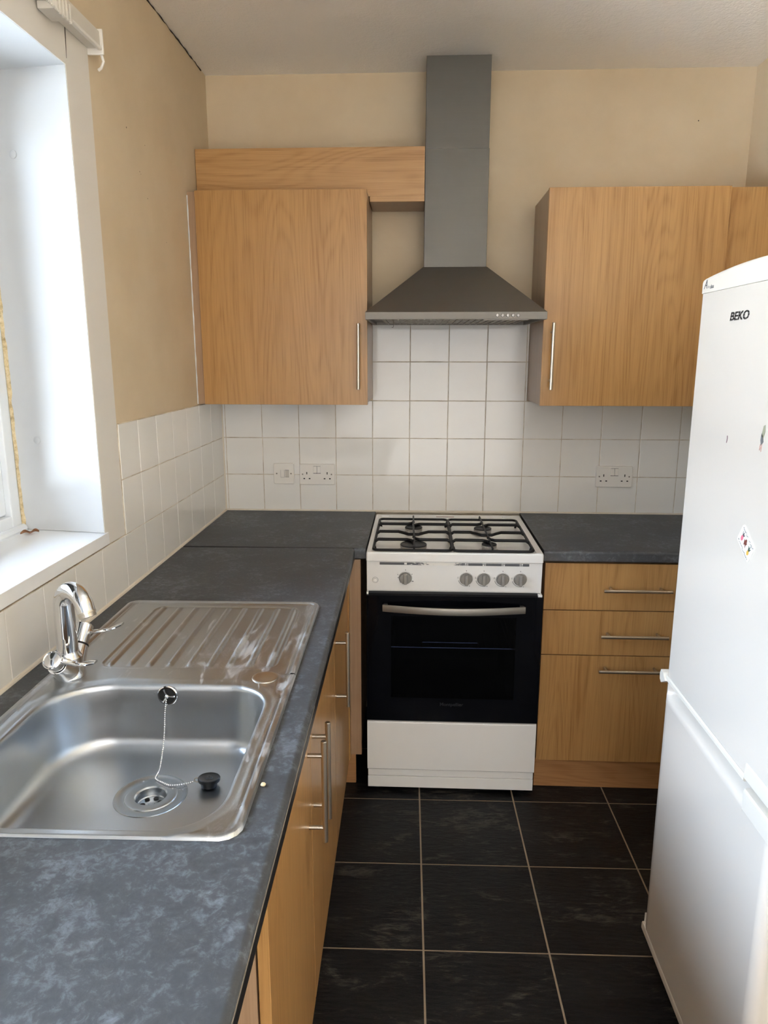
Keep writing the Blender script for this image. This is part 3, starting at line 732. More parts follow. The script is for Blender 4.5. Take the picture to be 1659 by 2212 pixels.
for k in range(6): b.lathe([(1e-4, .0), (.0047, .0)], (DC[0]+.0155*math.cos(k*R(60)+.3), DC[1]+.0155*math.sin(k*R(60)+.3), .7481), (0, 0, 1), 14)
for v_ in b.v: v_.z = .7484
objs('drain_hole', b, dark_void, dn)
b = B(); oc = (-.327, -1.6555, .880); oa = (0, -1, .06)
b.lathe([(.0205, 0), (.0205, .0015), (.0185, .003), (.0160, .003), (.0150, .0012)], oc, oa, 36)
for k in range(3):
    t = R(90+120*k+25); u_ = Vector((math.cos(t), 0, math.sin(t)))
    b.tube([Vector(oc)+Vector((0, -.0028, 0)), Vector(oc)+u_*.0155+Vector((0, -.0025, 0))], .0018, 8)
b.sphere((oc[0], oc[1]-.004, oc[2]), .0045, 10)
ov = obj('overflow', b, chrome, sk); tag(ov, 'round overflow grille in the bowl wall')
obj('overflow_hole', B().lathe([(1e-4, .0008), (.0152, .0008)], oc, oa, 30), dark_void, ov)
b = B(); b.lathe([(.0265, 0), (.0262, .0015), (.024, .0028), (.020, .0026), (.012, .0018), (1e-4, .0014)], (-.138, -1.617, .9028), (0, 0, 1), 40)
tag(obj('tap_hole_cap', b, bar_steel, sk), 'round steel blanking cap')

# plug on its ball chain
pg = thing('sink_plug', 'black rubber sink plug on a ball chain in the bowl', 'sink plug', (-.197, -1.775, .765))
b = B(); pc = Vector((-.196, -1.788, .7655)); pa = Vector((.02, .13, 1)).normalized()
b.lathe([(r_*.86, h_*.9) for r_, h_ in [(1e-4, 0), (.0165, 0), (.0185, .010), (.0228, .0115), (.0236, .014), (.0236, .018), (.0222, .0195), (.019, .0178), (.008, .0175), (.0065, .0195), (.003, .0198), (1e-4, .0185)]], pc, pa, 40)
obj('stopper', b, black_p, pg)
b = B(); b.torus((-.2185, -1.786, .776), (0, 1, .2), .005, .0011, 20, 6); obj('ring', b, bar_steel, pg)
cp = [Vector(p) for p in ((-.3120, -1.664, .872), (-.3135, -1.671, .850), (-.3145, -1.676, .82), (-.315, -1.684, .795), (-.313, -1.700, .781), (-.3085, -1.722, .7725), (-.3045, -1.745, .7675), (-.3035, -1.768, .767), (-.297, -1.776, .767), (-.284, -1.784, .7672), (-.270, -1.791, .7672), (-.257, -1.791, .7674), (-.244, -1.788, .768), (-.233, -1.786, .7695), (-.2235, -1.785, .773))]
# resample on a smooth curve
def catmull(P, k=14):
    out = []
    for i in range(len(P)-1):
        p0, p1, p2, p3 = P[max(i-1, 0)], P[i], P[i+1], P[min(i+2, len(P)-1)]
        for q in range(k):
            t = q/k; out.append(.5*((2*p1)+(p2-p0)*t+(2*p0-5*p1+4*p2-p3)*t*t+(3*p1-p0-3*p2+p3)*t**3))
    return out+[P[-1]]
cv = catmull(cp); acc = 0; b = B(); nxt = 0
for p, q in zip(cv, cv[1:]):
    L = (q-p).length
    while nxt <= acc+L:
        c = p+(q-p)*((nxt-acc)/L); b.sphere(c, .0019, 6); nxt += .0041
    acc += L
b.tube(cv, .0005, 5)
obj('ball_chain', b, chrome, pg)

# mixer tap
tp = thing('mixer_tap', 'chrome swan-neck mixer tap standing behind the sink bowl', 'tap', (-.522, -1.627, .903))
c = Vector((-.522, -1.627, 0))
b = B(); b.lathe([(.0305, .903), (.0315, .905), (.0300, .912), (.0265, .925), (.0255, .936), (.0265, .945), (.0235, .950), (.0215, .956), (.0205, .958), (1e-3, .958)], c, (0, 0, 1), 40)
# V arms carrying the handles
for s_, zz in ((-1, 0), (1, 0)):
    b.tube([c+Vector((0, 0, .908)), c+Vector((0, s_*.014, .922)), c+Vector((0, s_*.034, .938)), c+Vector((0, s_*.046, .9475))], [.026, .0255, .0215, .0195], 28)
obj('body', b, chrome, tp)
sd = Vector((.84, -.54, 0)).normalized(); b = B()
pts = [c+Vector((0, 0, z)) for z in (.956, .975, 1.0, 1.03)]
rad = [.0205, .0205, .0203, .0200]
Ra = .039
for i in range(1, 17):
    t = R(156)*i/16; pts.append(c+Vector((0, 0, 1.052))+sd*(Ra-Ra*math.cos(t))+Vector((0, 0, Ra*math.sin(t)))); rad.append(.0198-.0026*i/16)
td = (sd*math.sin(R(156))+Vector((0, 0, math.cos(R(156)))))
pts.append(pts[-1]+td*.012); rad.append(.0170)
tdir = -td
b.tube(pts, rad, 32)
b.torus(c+Vector((0, 0, .957)), (0, 0, 1), .0205, .0012, 36, 8)
spt = obj('spout', b, chrome, tp)
tipc = pts[-1]
obj('aerator', B().lathe([(.0182, 0), (.0182, -.004), (.0165, -.0045), (.0165, -.011), (.013, -.0115), (1e-4, -.0095)], tipc, tdir, 28), bar_steel, spt)
def tap_handle(s_, lx):
    ax = Vector((0, s_*.72, .70)).normalized(); o0 = c+Vector((0, s_*.047, .949)); b = B()
    ln = .046 if s_ > 0 else .024
    b.lathe([(.0165, 0), (.0172, .002), (.0172, ln*.55), (.0190, ln-.004), (.0188, ln-.001), (.0170, ln+.0005), (.0155, ln-.001), (.012, ln+.0012), (1e-4, ln+.0025)], o0, ax, 32)
    k = obj('handle', b, chrome, tp)
    q = o0+ax*(ln*.66); b = B(); pts_ = []; L = .072
    for i in range(15):
        t = i/14; wd = (.0062-.0015*t) if t < .55 else .0054+.0062*math.sin((t-.55)/.45*math.pi*.80); z = .010*max(0, t-.55)**1.0*2.2
        for (aa, hh) in ((-1, 0), (-.7, .0034), (.7, .0034), (1, 0), (.7, -.0034), (-.7, -.0034)):
            pts_.append(q+Vector((.014+L*t, s_*.004*t+aa*wd, z+hh*(1-.3*t)+lx*t)))
    b.add(pts_, [(6*i+k_, 6*i+(k_+1) % 6, 6*i+6+(k_+1) % 6, 6*i+6+k_) for i in range(14) for k_ in range(6)]+[tuple(range(6)), tuple(84+k_ for k_ in range(6))])
    obj('lever', b, chrome, k, ang=60)
    return k
tap_handle(1, .008); tap_handle(-1, -.008)
b = B(); b.lathe([(.0195, 0), (.0195, .004)], c+Vector((0, .046, .948)), (0, .72, .70), 28); obj('handle_seal', b, black_p, tp)

# ------------------------------------------------------------------ cooker
ck = thing('gas_cooker', 'white freestanding gas cooker with black glass oven door', 'cooker', (.31, -.33, 0))
X0, X1 = .0145, .606
b = B(); b.box(X0+.002, X0+.012, -.612, -.055, .022, .868); b.box(X1-.012, X1-.002, -.612, -.055, .022, .868); b.box(X0+.012, X1-.012, -.075, -.06, .022, .868)
b.box(X0+.012, X1-.012, -.61, -.075, .022, .26); b.box(X0+.012, X1-.012, -.61, -.075, .735, .866)
obj('body', b, enamel, ck)
b = B(); b.box(.085, .54, -.10, -.085, .28, .715); b.box(.085, .095, -.608, -.10, .28, .715); b.box(.53, .54, -.608, -.10, .28, .715); b.box(.085, .54, -.608, -.085, .268, .28); b.box(.085, .54, -.608, -.085, .715, .727)
b.box(X0+.012, .085, -.610, -.60, .26, .735); b.box(.54, X1-.012, -.610, -.60, .26, .735)
obj('oven_cavity', b, dark_in, ck)
# hob: rim, sloping sides, sunken pan
def rr_ring(x0, x1, y0, y1, r, z, n=6):
    out = []
    for (cx_, cy_, a0) in ((x1-r, y1-r, 0), (x0+r, y1-r, 90), (x0+r, y0+r, 180), (x1-r, y0+r, 270)):
        for i in range(n+1):
            t = R(a0+90*i/n); out.append((cx_+r*math.cos(t), cy_+r*math.sin(t), z))
    return out
def loft(b, rings, cap0=False, cap1=True, mi=0):
    n = len(rings[0]); vs = [p for g_ in rings for p in g_]
    fs = [(i*n+k, i*n+(k+1) % n, (i+1)*n+(k+1) % n, (i+1)*n+k) for i in range(len(rings)-1) for k in range(n)]
    if cap0: fs.append(tuple(range(n))[::-1])
    if cap1: fs.append(tuple((len(rings)-1)*n+k for k in range(n)))
    return b.add(vs, fs, mi)
b = B()
loft(b, [rr_ring(X0, X1, -.640, -.055, .006, .868), rr_ring(X0, X1, -.640, -.055, .006, .893), rr_ring(X0+.0015, X1-.0015, -.6385, -.0565, .006, .8975), rr_ring(X0+.005, X1-.005, -.635, -.06, .006, .8995), rr_ring(X0+.016, X1-.018, -.628, -.125, .012, .8998),
         rr_ring(X0+.020, X1-.022, -.624, -.129, .012, .8985), rr_ring(X0+.026, X1-.028, -.618, -.135, .016, .889), rr_ring(X0+.044, X1-.046, -.600, -.155, .02, .884)], True, True)
obj('hob', b, enamel, ck, ang=30)
b = B(); b.box(.04, .072, -.105, -.085, .899, .9025, .001); b.box(.53, .566, -.105, -.085, .899, .9025, .001)
for xa in (.13, .19, .40): b.box(xa, xa+.026, -.098, -.092, .899, .9005, .0005)
objs('lid_hinge', b, enamel, ck)
obj('vent_slot', B().box(.262, .335, -.100, -.094, .8985, .9006), Mat('rusty_vent', srgb(120, 84, 74), .7), ck)
rus = Mat('grimy_back_strip', rough=.6); v = rus.noise(rus.coord((14, 40, 40)), 1, 5, .7); rus.col(rus.ramp(v, [(.36, srgb(110, 84, 52)), (.47, srgb(150, 142, 128)), (.7, srgb(168, 162, 150))]))
obj('back_strip', B().box(X0-.004, X1+.004, -.055, -.0105, .86, .8935, .001), rus, ck)
# control panel with knobs
b = B(); b.prism([(X0+.001, -.6185, .755), (X0+.001, -.6215, .760), (X0+.001, -.6275, .862), (X0+.001, -.622, .8665), (X0+.001, -.58, .8665), (X0+.001, -.58, .755)], (X1-X0-.002, 0, 0), 0, .0012)
cpn = obj('control_panel', b, enamel, ck)
def py(z): return -.6215-.006*(z-.760)/.102
def panel_strip(x0_, x1_, z0_, z1_, mat, name, lift=.0005):
    b = B(); b.prism([(x0_, py(z0_)-lift, z0_), (x0_, py(z1_)-lift, z1_), (x0_, py(z1_)+.0008, z1_), (x0_, py(z0_)+.0008, z0_)], (x1_-x0_, 0, 0)); return obj(name, b, mat, cpn)
panel_strip(.0595, .5605, .8515, .8605, stripe, 'printed_stripe')
pn = Vector((0, -1, -.06)).normalized()
def pdisc(b, x, z, r, lift=.0011, n=14): b.disc((x, py(z)-lift, z), pn, r, n)
b = B()
for kx, hot in ((.352, 0), (.411, 1), (.474, 2), (.534, 3)):
    for q in range(4):
        px_, pz_ = kx+(-.0032 if q in (0, 1) else .0032), .856+(.0022 if q in (1, 2) else -.0022)
        if (hot, q) in ((1, 0), (2, 3), (3, 2), (0, 1)): pdisc(b, px_, pz_, .0024)
        else: b.torus((px_, py(pz_)-.001, pz_), pn, .0020, .0005, 14, 5)
b.box(.1425, .1515, py(.8563)-.0012, py(.8563), .8532, .8593, .0003)
objs('burner_symbol', b, white_ink, cpn)
for i, kx in enumerate((.147, .352, .411, .474, .533)):
    z = .8055; o = Vector((kx, py(z), z)); b = B()
    b.lathe([(.0225, -.001), (.0225, .0012), (.0208, .0015)], o, pn, 40)
    obj('knob_bezel', b, burner_alu, cpn)
    b = B(); b.lathe([(.0200, .0008), (.0198, .010), (.0185, .0125), (1e-4, .0135)], o, pn, 40)
    g = B(); g.box(kx-.0058, kx+.0058, o.y-.0225, o.y-.010, z-.0185, z+.0170, .0025)
    b.add(g.v, g.f)
    k = obj('knob', b, knob_g, cpn, ang=30)
    b = B(); pdisc(b, kx, z+.0285, .0014, .0008); b.tube([(kx, py(z+.0285)-.0008, z+.0295), (kx, py(z+.0255)-.0008, z+.0255)], .0005, 5)
    if i:
        b.torus((kx, py(z)-.0006, z), pn, .0268, .0007, 16, 5, R(15), R(105))
        for dx_, dz_, r_ in ((-.0275, .004, .0028), (.0115, -.0255, .0018)): b.tube([(kx+dx_-r_*.6, py(z)-.0008, z+dz_-r_), (kx+dx_, py(z)-.0008, z+dz_+r_), (kx+dx_+r_*.6, py(z)-.0008, z+dz_-r_), (kx+dx_-r_*.6, py(z)-.0008, z+dz_-r_)], .0005, 5)
    else:
        for dx_, dz_ in ((-.0265, .016), (-.026, .011), (-.025, 0), (-.0165, -.016), (-.009, -.021), (.022, .013), (.023, -.012), (.026, -.0125), (.004, -.021)):
            b.box(kx+dx_-.0015, kx+dx_+.0015, py(z)-.0009, py(z)+.0004, z+dz_-.0011, z+dz_+.0011)
    objs('knob_marking', b, ink, cpn)
o = Vector((.0445, py(.796), .796)); b = B(); b.lathe([(.0098, -.0005), (.0098, .002), (.0078, .0022), (.0072, .0006), (.0068, .0006), (.0066, .004), (.0055, .005), (1e-4, .005)], o, pn, 32)
obj('ignition_button', b, enamel, cpn)
b = B(); b.torus(o-Vector((0, .0004, 0)), pn, .0102, .0005, 32, 5); obj('button_ring', b, ink, cpn)
# oven door
b = B()
dx0, dx1, dz0, dz1 = X0+.001, X1+.004, .285, .747; wx0, wx1, wz0, wz1 = .099, .524, .372, .674
for (xa, xb, za, zb_) in ((dx0, wx0, dz0, dz1), (wx1, dx1, dz0, dz1), (wx0, wx1, dz0, wz0), (wx0, wx1, wz1, dz1)): b.box(xa, xb, -.640, -.612, za, zb_)
od = obj('oven_door', b, black_gl, ck)
obj('door_window', B().box(wx0-.001, wx1+.001, -.6385, -.6345, wz0-.001, wz1+.001), tint, od)
b = B(); vs = []; N = 28
for i in range(N+1):
    t = i/N; x = .0705+(.5505-.0705)*t; bow = math.sin(math.pi*t); y = -.654-.030*bow
    for (dy_, dz_) in ((0, -.0125), (-.0025, -.0115), (-.0045, 0), (-.0025, .0115), (0, .0125), (.004, .011), (.004, -.011)): vs.append((x, y+dy_, .7065+dz_))
b.add(vs, [(7*i+k, 7*i+(k+1) % 7, 7*i+7+(k+1) % 7, 7*i+7+k) for i in range(N) for k in range(7)]+[tuple(range(7)), tuple(7*N+k for k in range(7))])
for xa in (.080, .541): b.box(xa-.008, xa+.008, -.652, -.638, .696, .717, .002)
tag(obj('door_handle', b, strap_steel, od, ang=30), 'bowed satin steel handle')
obj('lettering', text_b('Montpellier', .0175, frame4((.3105, -.6404, .350), (1, 0, 0), (0, 0, 1)), .0003, bold=.0001), ink_faint, od)
obj('gap_strip', B().box(X0+.004, X1-.004, -.618, -.60, .744, .757), black_p, ck)
b = B(); b.box(X0+.0005, X0+.007, -.632, -.60, .7475, .7555, .001); b.box(X1-.012, X1+.002, -.634, -.60, .742, .7535, .001); objs('door_hinge', b, enamel, ck)
# storage drawer and kick plate
b = B(); b.prism([(X0+.001, -.612, .282), (X0+.001, -.634, .2785), (X0+.001, -.6375, .274), (X0+.001, -.6375, .094), (X0+.001, -.634, .090), (X0+.001, -.612, .090)], (X1-X0+.002, 0, 0), 0, .0012)
obj('storage_drawer', b, enamel, ck)
b = B(); b.box(X0+.003, X1+.001, -.628, -.60, .062, .090, .001); b.box(X0+.0025, X1+.001, -.632, -.60, .018, .0605, .0012)
obj('kick_plate', b, enamel, ck)
for xa, ya in ((.05, -.59), (.57, -.59), (.05, -.10), (.57, -.10)): obj('foot', B().cyl((xa, ya, 0), (xa, ya, .024), .018, n=20), black_p, ck)
# burners
burn = ((.172, -.312, .033, .018), (.431, -.318, .033, .018), (.173, -.562, .046, .018), (.433, -.550, .026, .018))
for (bx_, by_, br, bh) in burn:
    b = B(); b.lathe([(br+.010, .8838), (br+.009, .885), (br*.95, .888), (br*.93, .899), (br*1.0, .900), (br*1.0, .9045), (br*.9, .9050), (1e-4, .9050)], (bx_, by_, 0), (0, 0, 1), 40)
    for k in range(int(br*900)):
        t = 2*math.pi*k/int(br*900); b.box(bx_+br*.96*math.cos(t)-.0012, bx_+br*.96*math.cos(t)+.0012, by_+br*.96*math.sin(t)-.0012, by_+br*.96*math.sin(t)+.0012, 0.8955, .9045)
    bn = obj('burner', b, burner_alu, ck)
    b = B(); b.lathe([(br*.93, .9045), (br*.99, .9052), (br*.99, .9075), (br*.94, .909), (br*.6, .9092), (br*.5, .9085), (1e-4, .9085)], (bx_, by_, 0), (0, 0, 1), 40); obj('burner_cap', b, burner_cap, bn)
# pan supports: each lifts off
def grate(label, x0_, x1_, bxc, rear_r, front_r):
    t = thing('pan_support', label, 'pan support', ((x0_+x1_)/2, -.39, .9))
    zf, zt_ = .906, .914; ya, yb = -.638, -.172
    b = B(); rg_ = rr_ring(x0_, x1_, ya, yb, .018, zf, 5); b.tube(rg_, .0046, 10, closed=True)
    obj('frame', b, iron, t)
    for y_, kind in ((-.290, 'gap'), (-.411, 'dip'), (-.526, 'gap2')):
        b = B(); r_ = .0054
        if kind == 'dip':
            pts_ = [(x0_, y_, zf), (x0_+.012, y_, zt_), (bxc-.055, y_, zt_), (bxc-.035, y_-.020, zt_), (bxc-.018, y_-.040, zt_), (bxc+.018, y_-.040, zt_), (bxc+.035, y_-.020, zt_), (bxc+.055, y_, zt_), (x1_-.012, y_, zt_), (x1_, y_, zf)]
            b.tube(pts_, r_, 10)
        else:
            s_ = 1 if kind == 'gap' else -1
            b.tube([(x0_, y_, zf), (x0_+.012, y_, zt_), (bxc-.022, y_, zt_), (bxc-.008, y_+.010*s_, zt_), (bxc-.001, y_+.028*s_, zt_+.002)], r_, 10)
            b.tube([(bxc+.001, y_-.03*s_, zt_+.002), (bxc+.008, y_-.012*s_, zt_), (bxc+.022, y_, zt_), (x1_-.012, y_, zt_), (x1_, y_, zf)], r_, 10)
        obj('cross_bar', b, iron, t)
    b = B(); b.tube([(bxc-.002, yb+.002, zf), (bxc-.002, yb, zt_+.004), (bxc, -.40, zt_+.004), (bxc+.003, -.48, zt_+.001), (bxc+.003, ya+.004, zt_+.001), (bxc+.003, ya, zf)], .0034, 10)
    obj('long_bar', b, iron, t)
    b = B()
    for xa in (x0_+.002, x1_-.002):
        for yy in (ya+.05, yb-.05): b.cyl((xa+(.006 if xa < bxc else -.006), yy, .886), (xa, yy, zf), .0042, n=10)
    objs('rubber_foot', b, iron, t)
grate('black wire pan support on the left half of the hob', .038, .3025, .172, .033, .046)
grate('black wire pan support on the right half of the hob', .3065, .573, .433, .033, .026)
# oven shelf seen through the glass
os_ = thing('oven_shelf', 'chrome wire shelf seen through the dark oven glass', 'oven shelf', (.31, -.35, .55))
b = B(); z = .540; yo0, yo1 = -.590, -.13
b.tube([(.098, yo0, z), (.527, yo0, z)], .003, 8); b.tube([(.098, yo1, z), (.527, yo1, z)], .003, 8); b.tube([(.098, yo0, z), (.098, yo1, z)], .003, 8); b.tube([(.527, yo0, z), (.527, yo1, z)], .003, 8)
for k in range(15): xa = .12+.028*k; b.tube([(xa, yo0, z+.003), (xa, yo1, z+.003)], .0016, 6)
obj('rack', b, chrome, os_)
b = B(); b.tube([(.205, yo0, z), (.205, yo0-.002, z+.018), (.209, yo0-.002, z+.021), (.398, yo0-.002, z+.021), (.402, yo0-.002, z+.018), (.402, yo0, z)], .0024, 8); obj('stop_rail', b, chrome, os_)

# ------------------------------------------------------------------ sockets and switch
def plate(t, cx_, cz_, w_, h_):
    b = B(); g = []
    for (ins, y_) in ((0, -.0062), (0, -.0135), (.0012, -.0152), (.0035, -.0162)):
        g.append([(p[0], y_, p[1]) for p in [(q[0], q[1]) for q in rr_ring(cx_-w_/2+ins, cx_+w_/2-ins, cz_-h_/2+ins, cz_+h_/2-ins, .005, 0, 4)]])
    loft(b, g, True, True); obj('face_plate', b, white_pl, t, ang=30)
def screw(t, x, z):
    b = B(); b.lathe([(.0030, 0), (.0030, .0006), (.0024, .001), (1e-4, .001)], (x, -.0160, z), (0, -1, 0), 14); b.box(x-.0022, x+.0022, -.0172, -.0165, z-.0003, z+.0003); obj('screw', b, screw_m, t)
def dsock(cx_, cz_, label):
    t = thing('double_socket', label, 'socket', (cx_, -.006, cz_-.043), 'double sockets on the tiles')
    plate(t, cx_, cz_, .147, .087); screw(t, cx_-.0603, cz_+.001); screw(t, cx_+.0603, cz_+.001)
    for s_ in (-1, 1):
        b = B(); b.box(cx_+s_*.0075-.0068, cx_+s_*.0075+.0068, -.0195, -.015, cz_+.0065, cz_+.0345, .0012)
        for v_ in b.v:
            if v_.z < cz_+.02 and v_.y < -.018: v_.y -= .0016
        obj('rocker_switch', b, white_pl, t)
    b = B(); b.box(cx_-.0155, cx_+.0155, -.0168, -.0158, cz_+.0040, cz_+.0065); b.box(cx_-.0152, cx_+.0152, -.0166, -.0158, cz_+.0345, cz_+.0355); b.box(cx_-.0004, cx_+.0004, -.0172, -.0158, cz_+.0065, cz_+.0345)
    objs('switch_gap', b, ink, t)
    for s_ in (-1, 1):
        xa = cx_+s_*.0425
        b = B(); b.box(xa-.0018, xa+.0018, -.0166, -.0158, cz_-.0005+.001, cz_+.0105)
        for q in (-1, 1): b.box(xa+q*.0112-.0035, xa+q*.0112+.0035, -.0166, -.0158, cz_-.0195, cz_-.0150)
        objs('pin_slot', b, dark_void, t)
dsock(-.233, 1.0565, 'white double socket left of the cooker, beside the fused switch')
dsock(.988, 1.0565, 'white double socket on the tiles right of the cooker')
fs_ = thing('fused_switch', 'white square fused switch on the tiles, left of its neighbouring socket', 'switch', (-.372, -.006, 1.016))
plate(fs_, -.372, 1.059, .086, .087); screw(fs_, -.402, 1.0595); screw(fs_, -.342, 1.0595)
b = B(); b.box(-.385, -.370, -.0172, -.0155, 1.0440, 1.0745, .001); obj('fuse_holder', b, white_pl, fs_)
b = B(); b.box(-.366, -.351, -.0195, -.0155, 1.0455, 1.0735, .0012); obj('rocker_switch', b, Mat('grey_rocker', srgb(196, 190, 182), .35), fs_)
b = B(); b.box(-.3667, -.3503, -.0167, -.0158, 1.0735, 1.0747); b.box(-.3667, -.3503, -.0167, -.0158, 1.0443, 1.0455); b.box(-.3857, -.3693, -.0166, -.0158, 1.0433, 1.0440); b.box(-.3857, -.3850, -.0166, -.0158, 1.044, 1.0745); b.box(-.3700, -.3693, -.0166, -.0158, 1.044, 1.0745)
objs('switch_gap', b, ink, fs_)

# ------------------------------------------------------------------ fridge freezer
fg = thing('fridge_freezer', 'tall white fridge freezer at the right edge, two doors', 'fridge freezer', (1.1, -1.585, 0))
FX, FY0, FY1 = .790, -1.857, -1.308
obj('cabinet', B().box(.858, 1.395, FY0+.002, FY1-.002, .025, 1.695, .004), fridge_w, fg)
obj('gasket', B().box(.842, .860, FY0+.012, FY1-.012, .09, 1.68), gasket, fg)
for xa in (.90, 1.34):
    for yy in (FY0+.06, FY1-.06): obj('foot', B().cyl((xa, yy, 0), (xa, yy, .028), .02, n=18), black_p, fg)
def door_plan(z, x0_, x1_, y0_, y1_, r=.022, n=6, ins=0):
    pts_ = [(x1_, y1_-ins, z)]
    for i in range(n+1):
        t = i/n*math.pi/2; pts_.append((x0_+ins+r-r*math.sin(t), y1_-ins-.010+.010*math.cos(t) if False else y1_-ins-r+r*math.cos(t), z))
    for i in range(n+1):
        t = i/n*math.pi/2; pts_.append((x0_+ins+r-r*math.cos(t), y0_+ins+r-r*math.sin(t), z))
    pts_.append((x1_, y0_+ins, z)); return pts_
def door_loft(zs_):
    b = B(); loft(b, [door_plan(z, FX, .844, FY0, FY1, ins=i_) for z, i_ in zs_], True, True); return b
ud = obj('fridge_door', door_loft([(.790, 0), (1.6715, 0)]), fridge_w, fg, ang=40)
# crowned top cap
b = B(); N = 24; rows = []
base = door_plan(1.672, FX-.0015, .846, FY0-.001, FY1+.002, .022, 6)
def crown(y): t = (y-FY0)/(FY1-FY0); return 1.6995+.016*math.sin(math.pi*max(0, min(1, t)))**.8
dense = []
for p, q in zip(base, base[1:]+base[:1]):
    k = max(1, int((Vector(p)-Vector(q)).length/.02))
    for i in range(k): dense.append(tuple(Vector(p).lerp(Vector(q), i/k)))
ctr = Vector((.82, (FY0+FY1)/2, 0))
def shrink(p, a_, z): return (ctr.x+(p[0]-ctr.x)*(1-a_*1.0), ctr.y+(p[1]-ctr.y)*(1-a_*.1), z)
loft(b, [dense, [(p[0], p[1], crown(p[1])-.008) for p in dense], [shrink(p, .04, crown(p[1])-.0035) for p in dense], [shrink(p, .12, crown(p[1])-.0008) for p in dense], [shrink(p, .3, crown(p[1])) for p in dense]], True, True)
obj('top_cap', b, fridge_p, ud, ang=40)
def side4(y, z, x=FX-.0006): return frame4((x, y, z), (0, -1, 0), (0, 0, 1))
obj('energy_lettering', text_b('A', .026, side4(-1.343, 1.6885, FX-.002), .0002, shear=.3), ink, ud)
obj('energy_lettering', text_b('+ class', .011, side4(-1.371, 1.6825, FX-.002), .0002, shear=.2), ink, ud)
lg = text_b('BEKO', .0225, side4(-1.519, 1.616), .0004, shear=.18, space=1.02, bold=.0005)
s_y = .083/(max(v_.y for v_ in lg.v)-min(v_.y for v_ in lg.v)); cyl_ = sum(v_.y for v_ in lg.v)/len(lg.v)
for v_ in lg.v: v_.y = -1.519+(v_.y-cyl_)*s_y
logo_m = Mat('striped_chrome_badge', rough=.2, metal=.9); zc = logo_m.n('ShaderNodeSeparateXYZ'); logo_m.coord(); logo_m.l(logo_m.co, zc.inputs[0])
fz = logo_m.math('FRACT', logo_m.math('MULTIPLY', zc.outputs['Z'], 190)); logo_m.col(logo_m.ramp(fz, [(.48, srgb(70, 72, 78)), (.55, srgb(176, 178, 182))]))
obj('badge', lg, logo_m, ud, ang=20)
# upper door bottom trim: slim strip, deeper block at the near end, hinge knuckle at the far end
b = B(); b.prism([(FX-.006, -1.745, z) if False else (x, -1.745, z) for x, z in ((FX-.001, .777), (FX-.0035, .779), (FX-.003, .786), (FX, .789), (.845, .789), (.845, .777))], (0, -1.304+1.745, 0))
b.prism([(x, -1.860, z) for x, z in ((FX-.002, .784), (FX-.003, .787), (FX-.002, .812), (FX, .815), (.845, .815), (.845, .784))], (0, -1.745+1.860, 0))
b.prism([(FX-.008, y, z) for y, z in ((-1.330, .778), (-1.303, .762), (-1.293, .768), (-1.291, .782), (-1.297, .795), (-1.312, .792))], (.05, 0, 0), 0, .0015)
obj('bottom_trim', b, fridge_p, ud, ang=30)
# freezer door with scooped grip along its top
b = B(); prof = [(FX, .080), (FX, .712), (FX-.0005, .722), (FX, .730), (FX+.004, .737), (FX+.013, .743), (FX+.026, .748), (FX+.040, .753), (FX+.047, .760), (FX+.047, .772), (.844, .772), (.844, .080)]
dv = []; ysl = [FY1-.0001]+[FY1-.004, FY1-.010, FY1-.022, FY1-.034, FY1-.05]+[FY1-.05-(FY1-.05+1.748)*i/10 for i in range(1, 11)]
for y_ in ysl:
    e0 = FY1-y_; ins = .022-math.sqrt(max(0, .022**2-(.022-e0)**2)) if e0 < .022 else 0
    k_ = max(0, min(1, (e0-.020)/.03)); k_ = k_*k_*(3-2*k_)
    for (x, z) in prof:
        xx = x
        if x < .84:
            xx = FX+(x-FX)*k_ if x > FX else x
            zz = z
            xx += ins
        else: zz = z
        dv.append((xx, y_, zz))
n = len(prof); fs = [(i*n+k, i*n+(k+1) % n, (i+1)*n+(k+1) % n, (i+1)*n+k) for i in range(len(ysl)-1) for k in range(n)]+[tuple(range(n)), tuple((len(ysl)-1)*n+k for k in range(n))]
b.add(dv, fs)
np_ = [(.844, -1.748), (FX, -1.748)]+[(FX+.022-.022*math.cos(i/6*math.pi/2), FY0+.022-.022*math.sin(i/6*math.pi/2)) for i in range(7)]+[(.844, FY0)]
loft(b, [[(x, y, z) for x, y in np_] for z in (.080, .724)], True, True)
ld = obj('freezer_door', b, fridge_w, fg, ang=40)
b = B(); b.prism([(x, -1.860, z) for x, z in ((FX-.002, .724), (FX-.003, .760), (FX-.001, .766), (FX+.012, .768), (.845, .768), (.845, .724))], (0, -1.750+1.860, 0))
obj('top_trim', b, fridge_p, ld, ang=30)
b = B(); b.prism([(x, FY0-.001, z) for x, z in ((FX-.001, .060), (FX-.002, .064), (FX-.0015, .078), (FX, .081), (.845, .081), (.845, .060))], (0, FY1-FY0+.006, 0))
b.box(FX+.004, .83, FY1+.001, FY1+.006, .062, .108, .002)
obj('bottom_trim', b, fridge_p, ld, ang=30)
obj('plinth', B().box(.862, .90, FY0+.01, FY1-.01, .003, .06), fridge_p, fg)

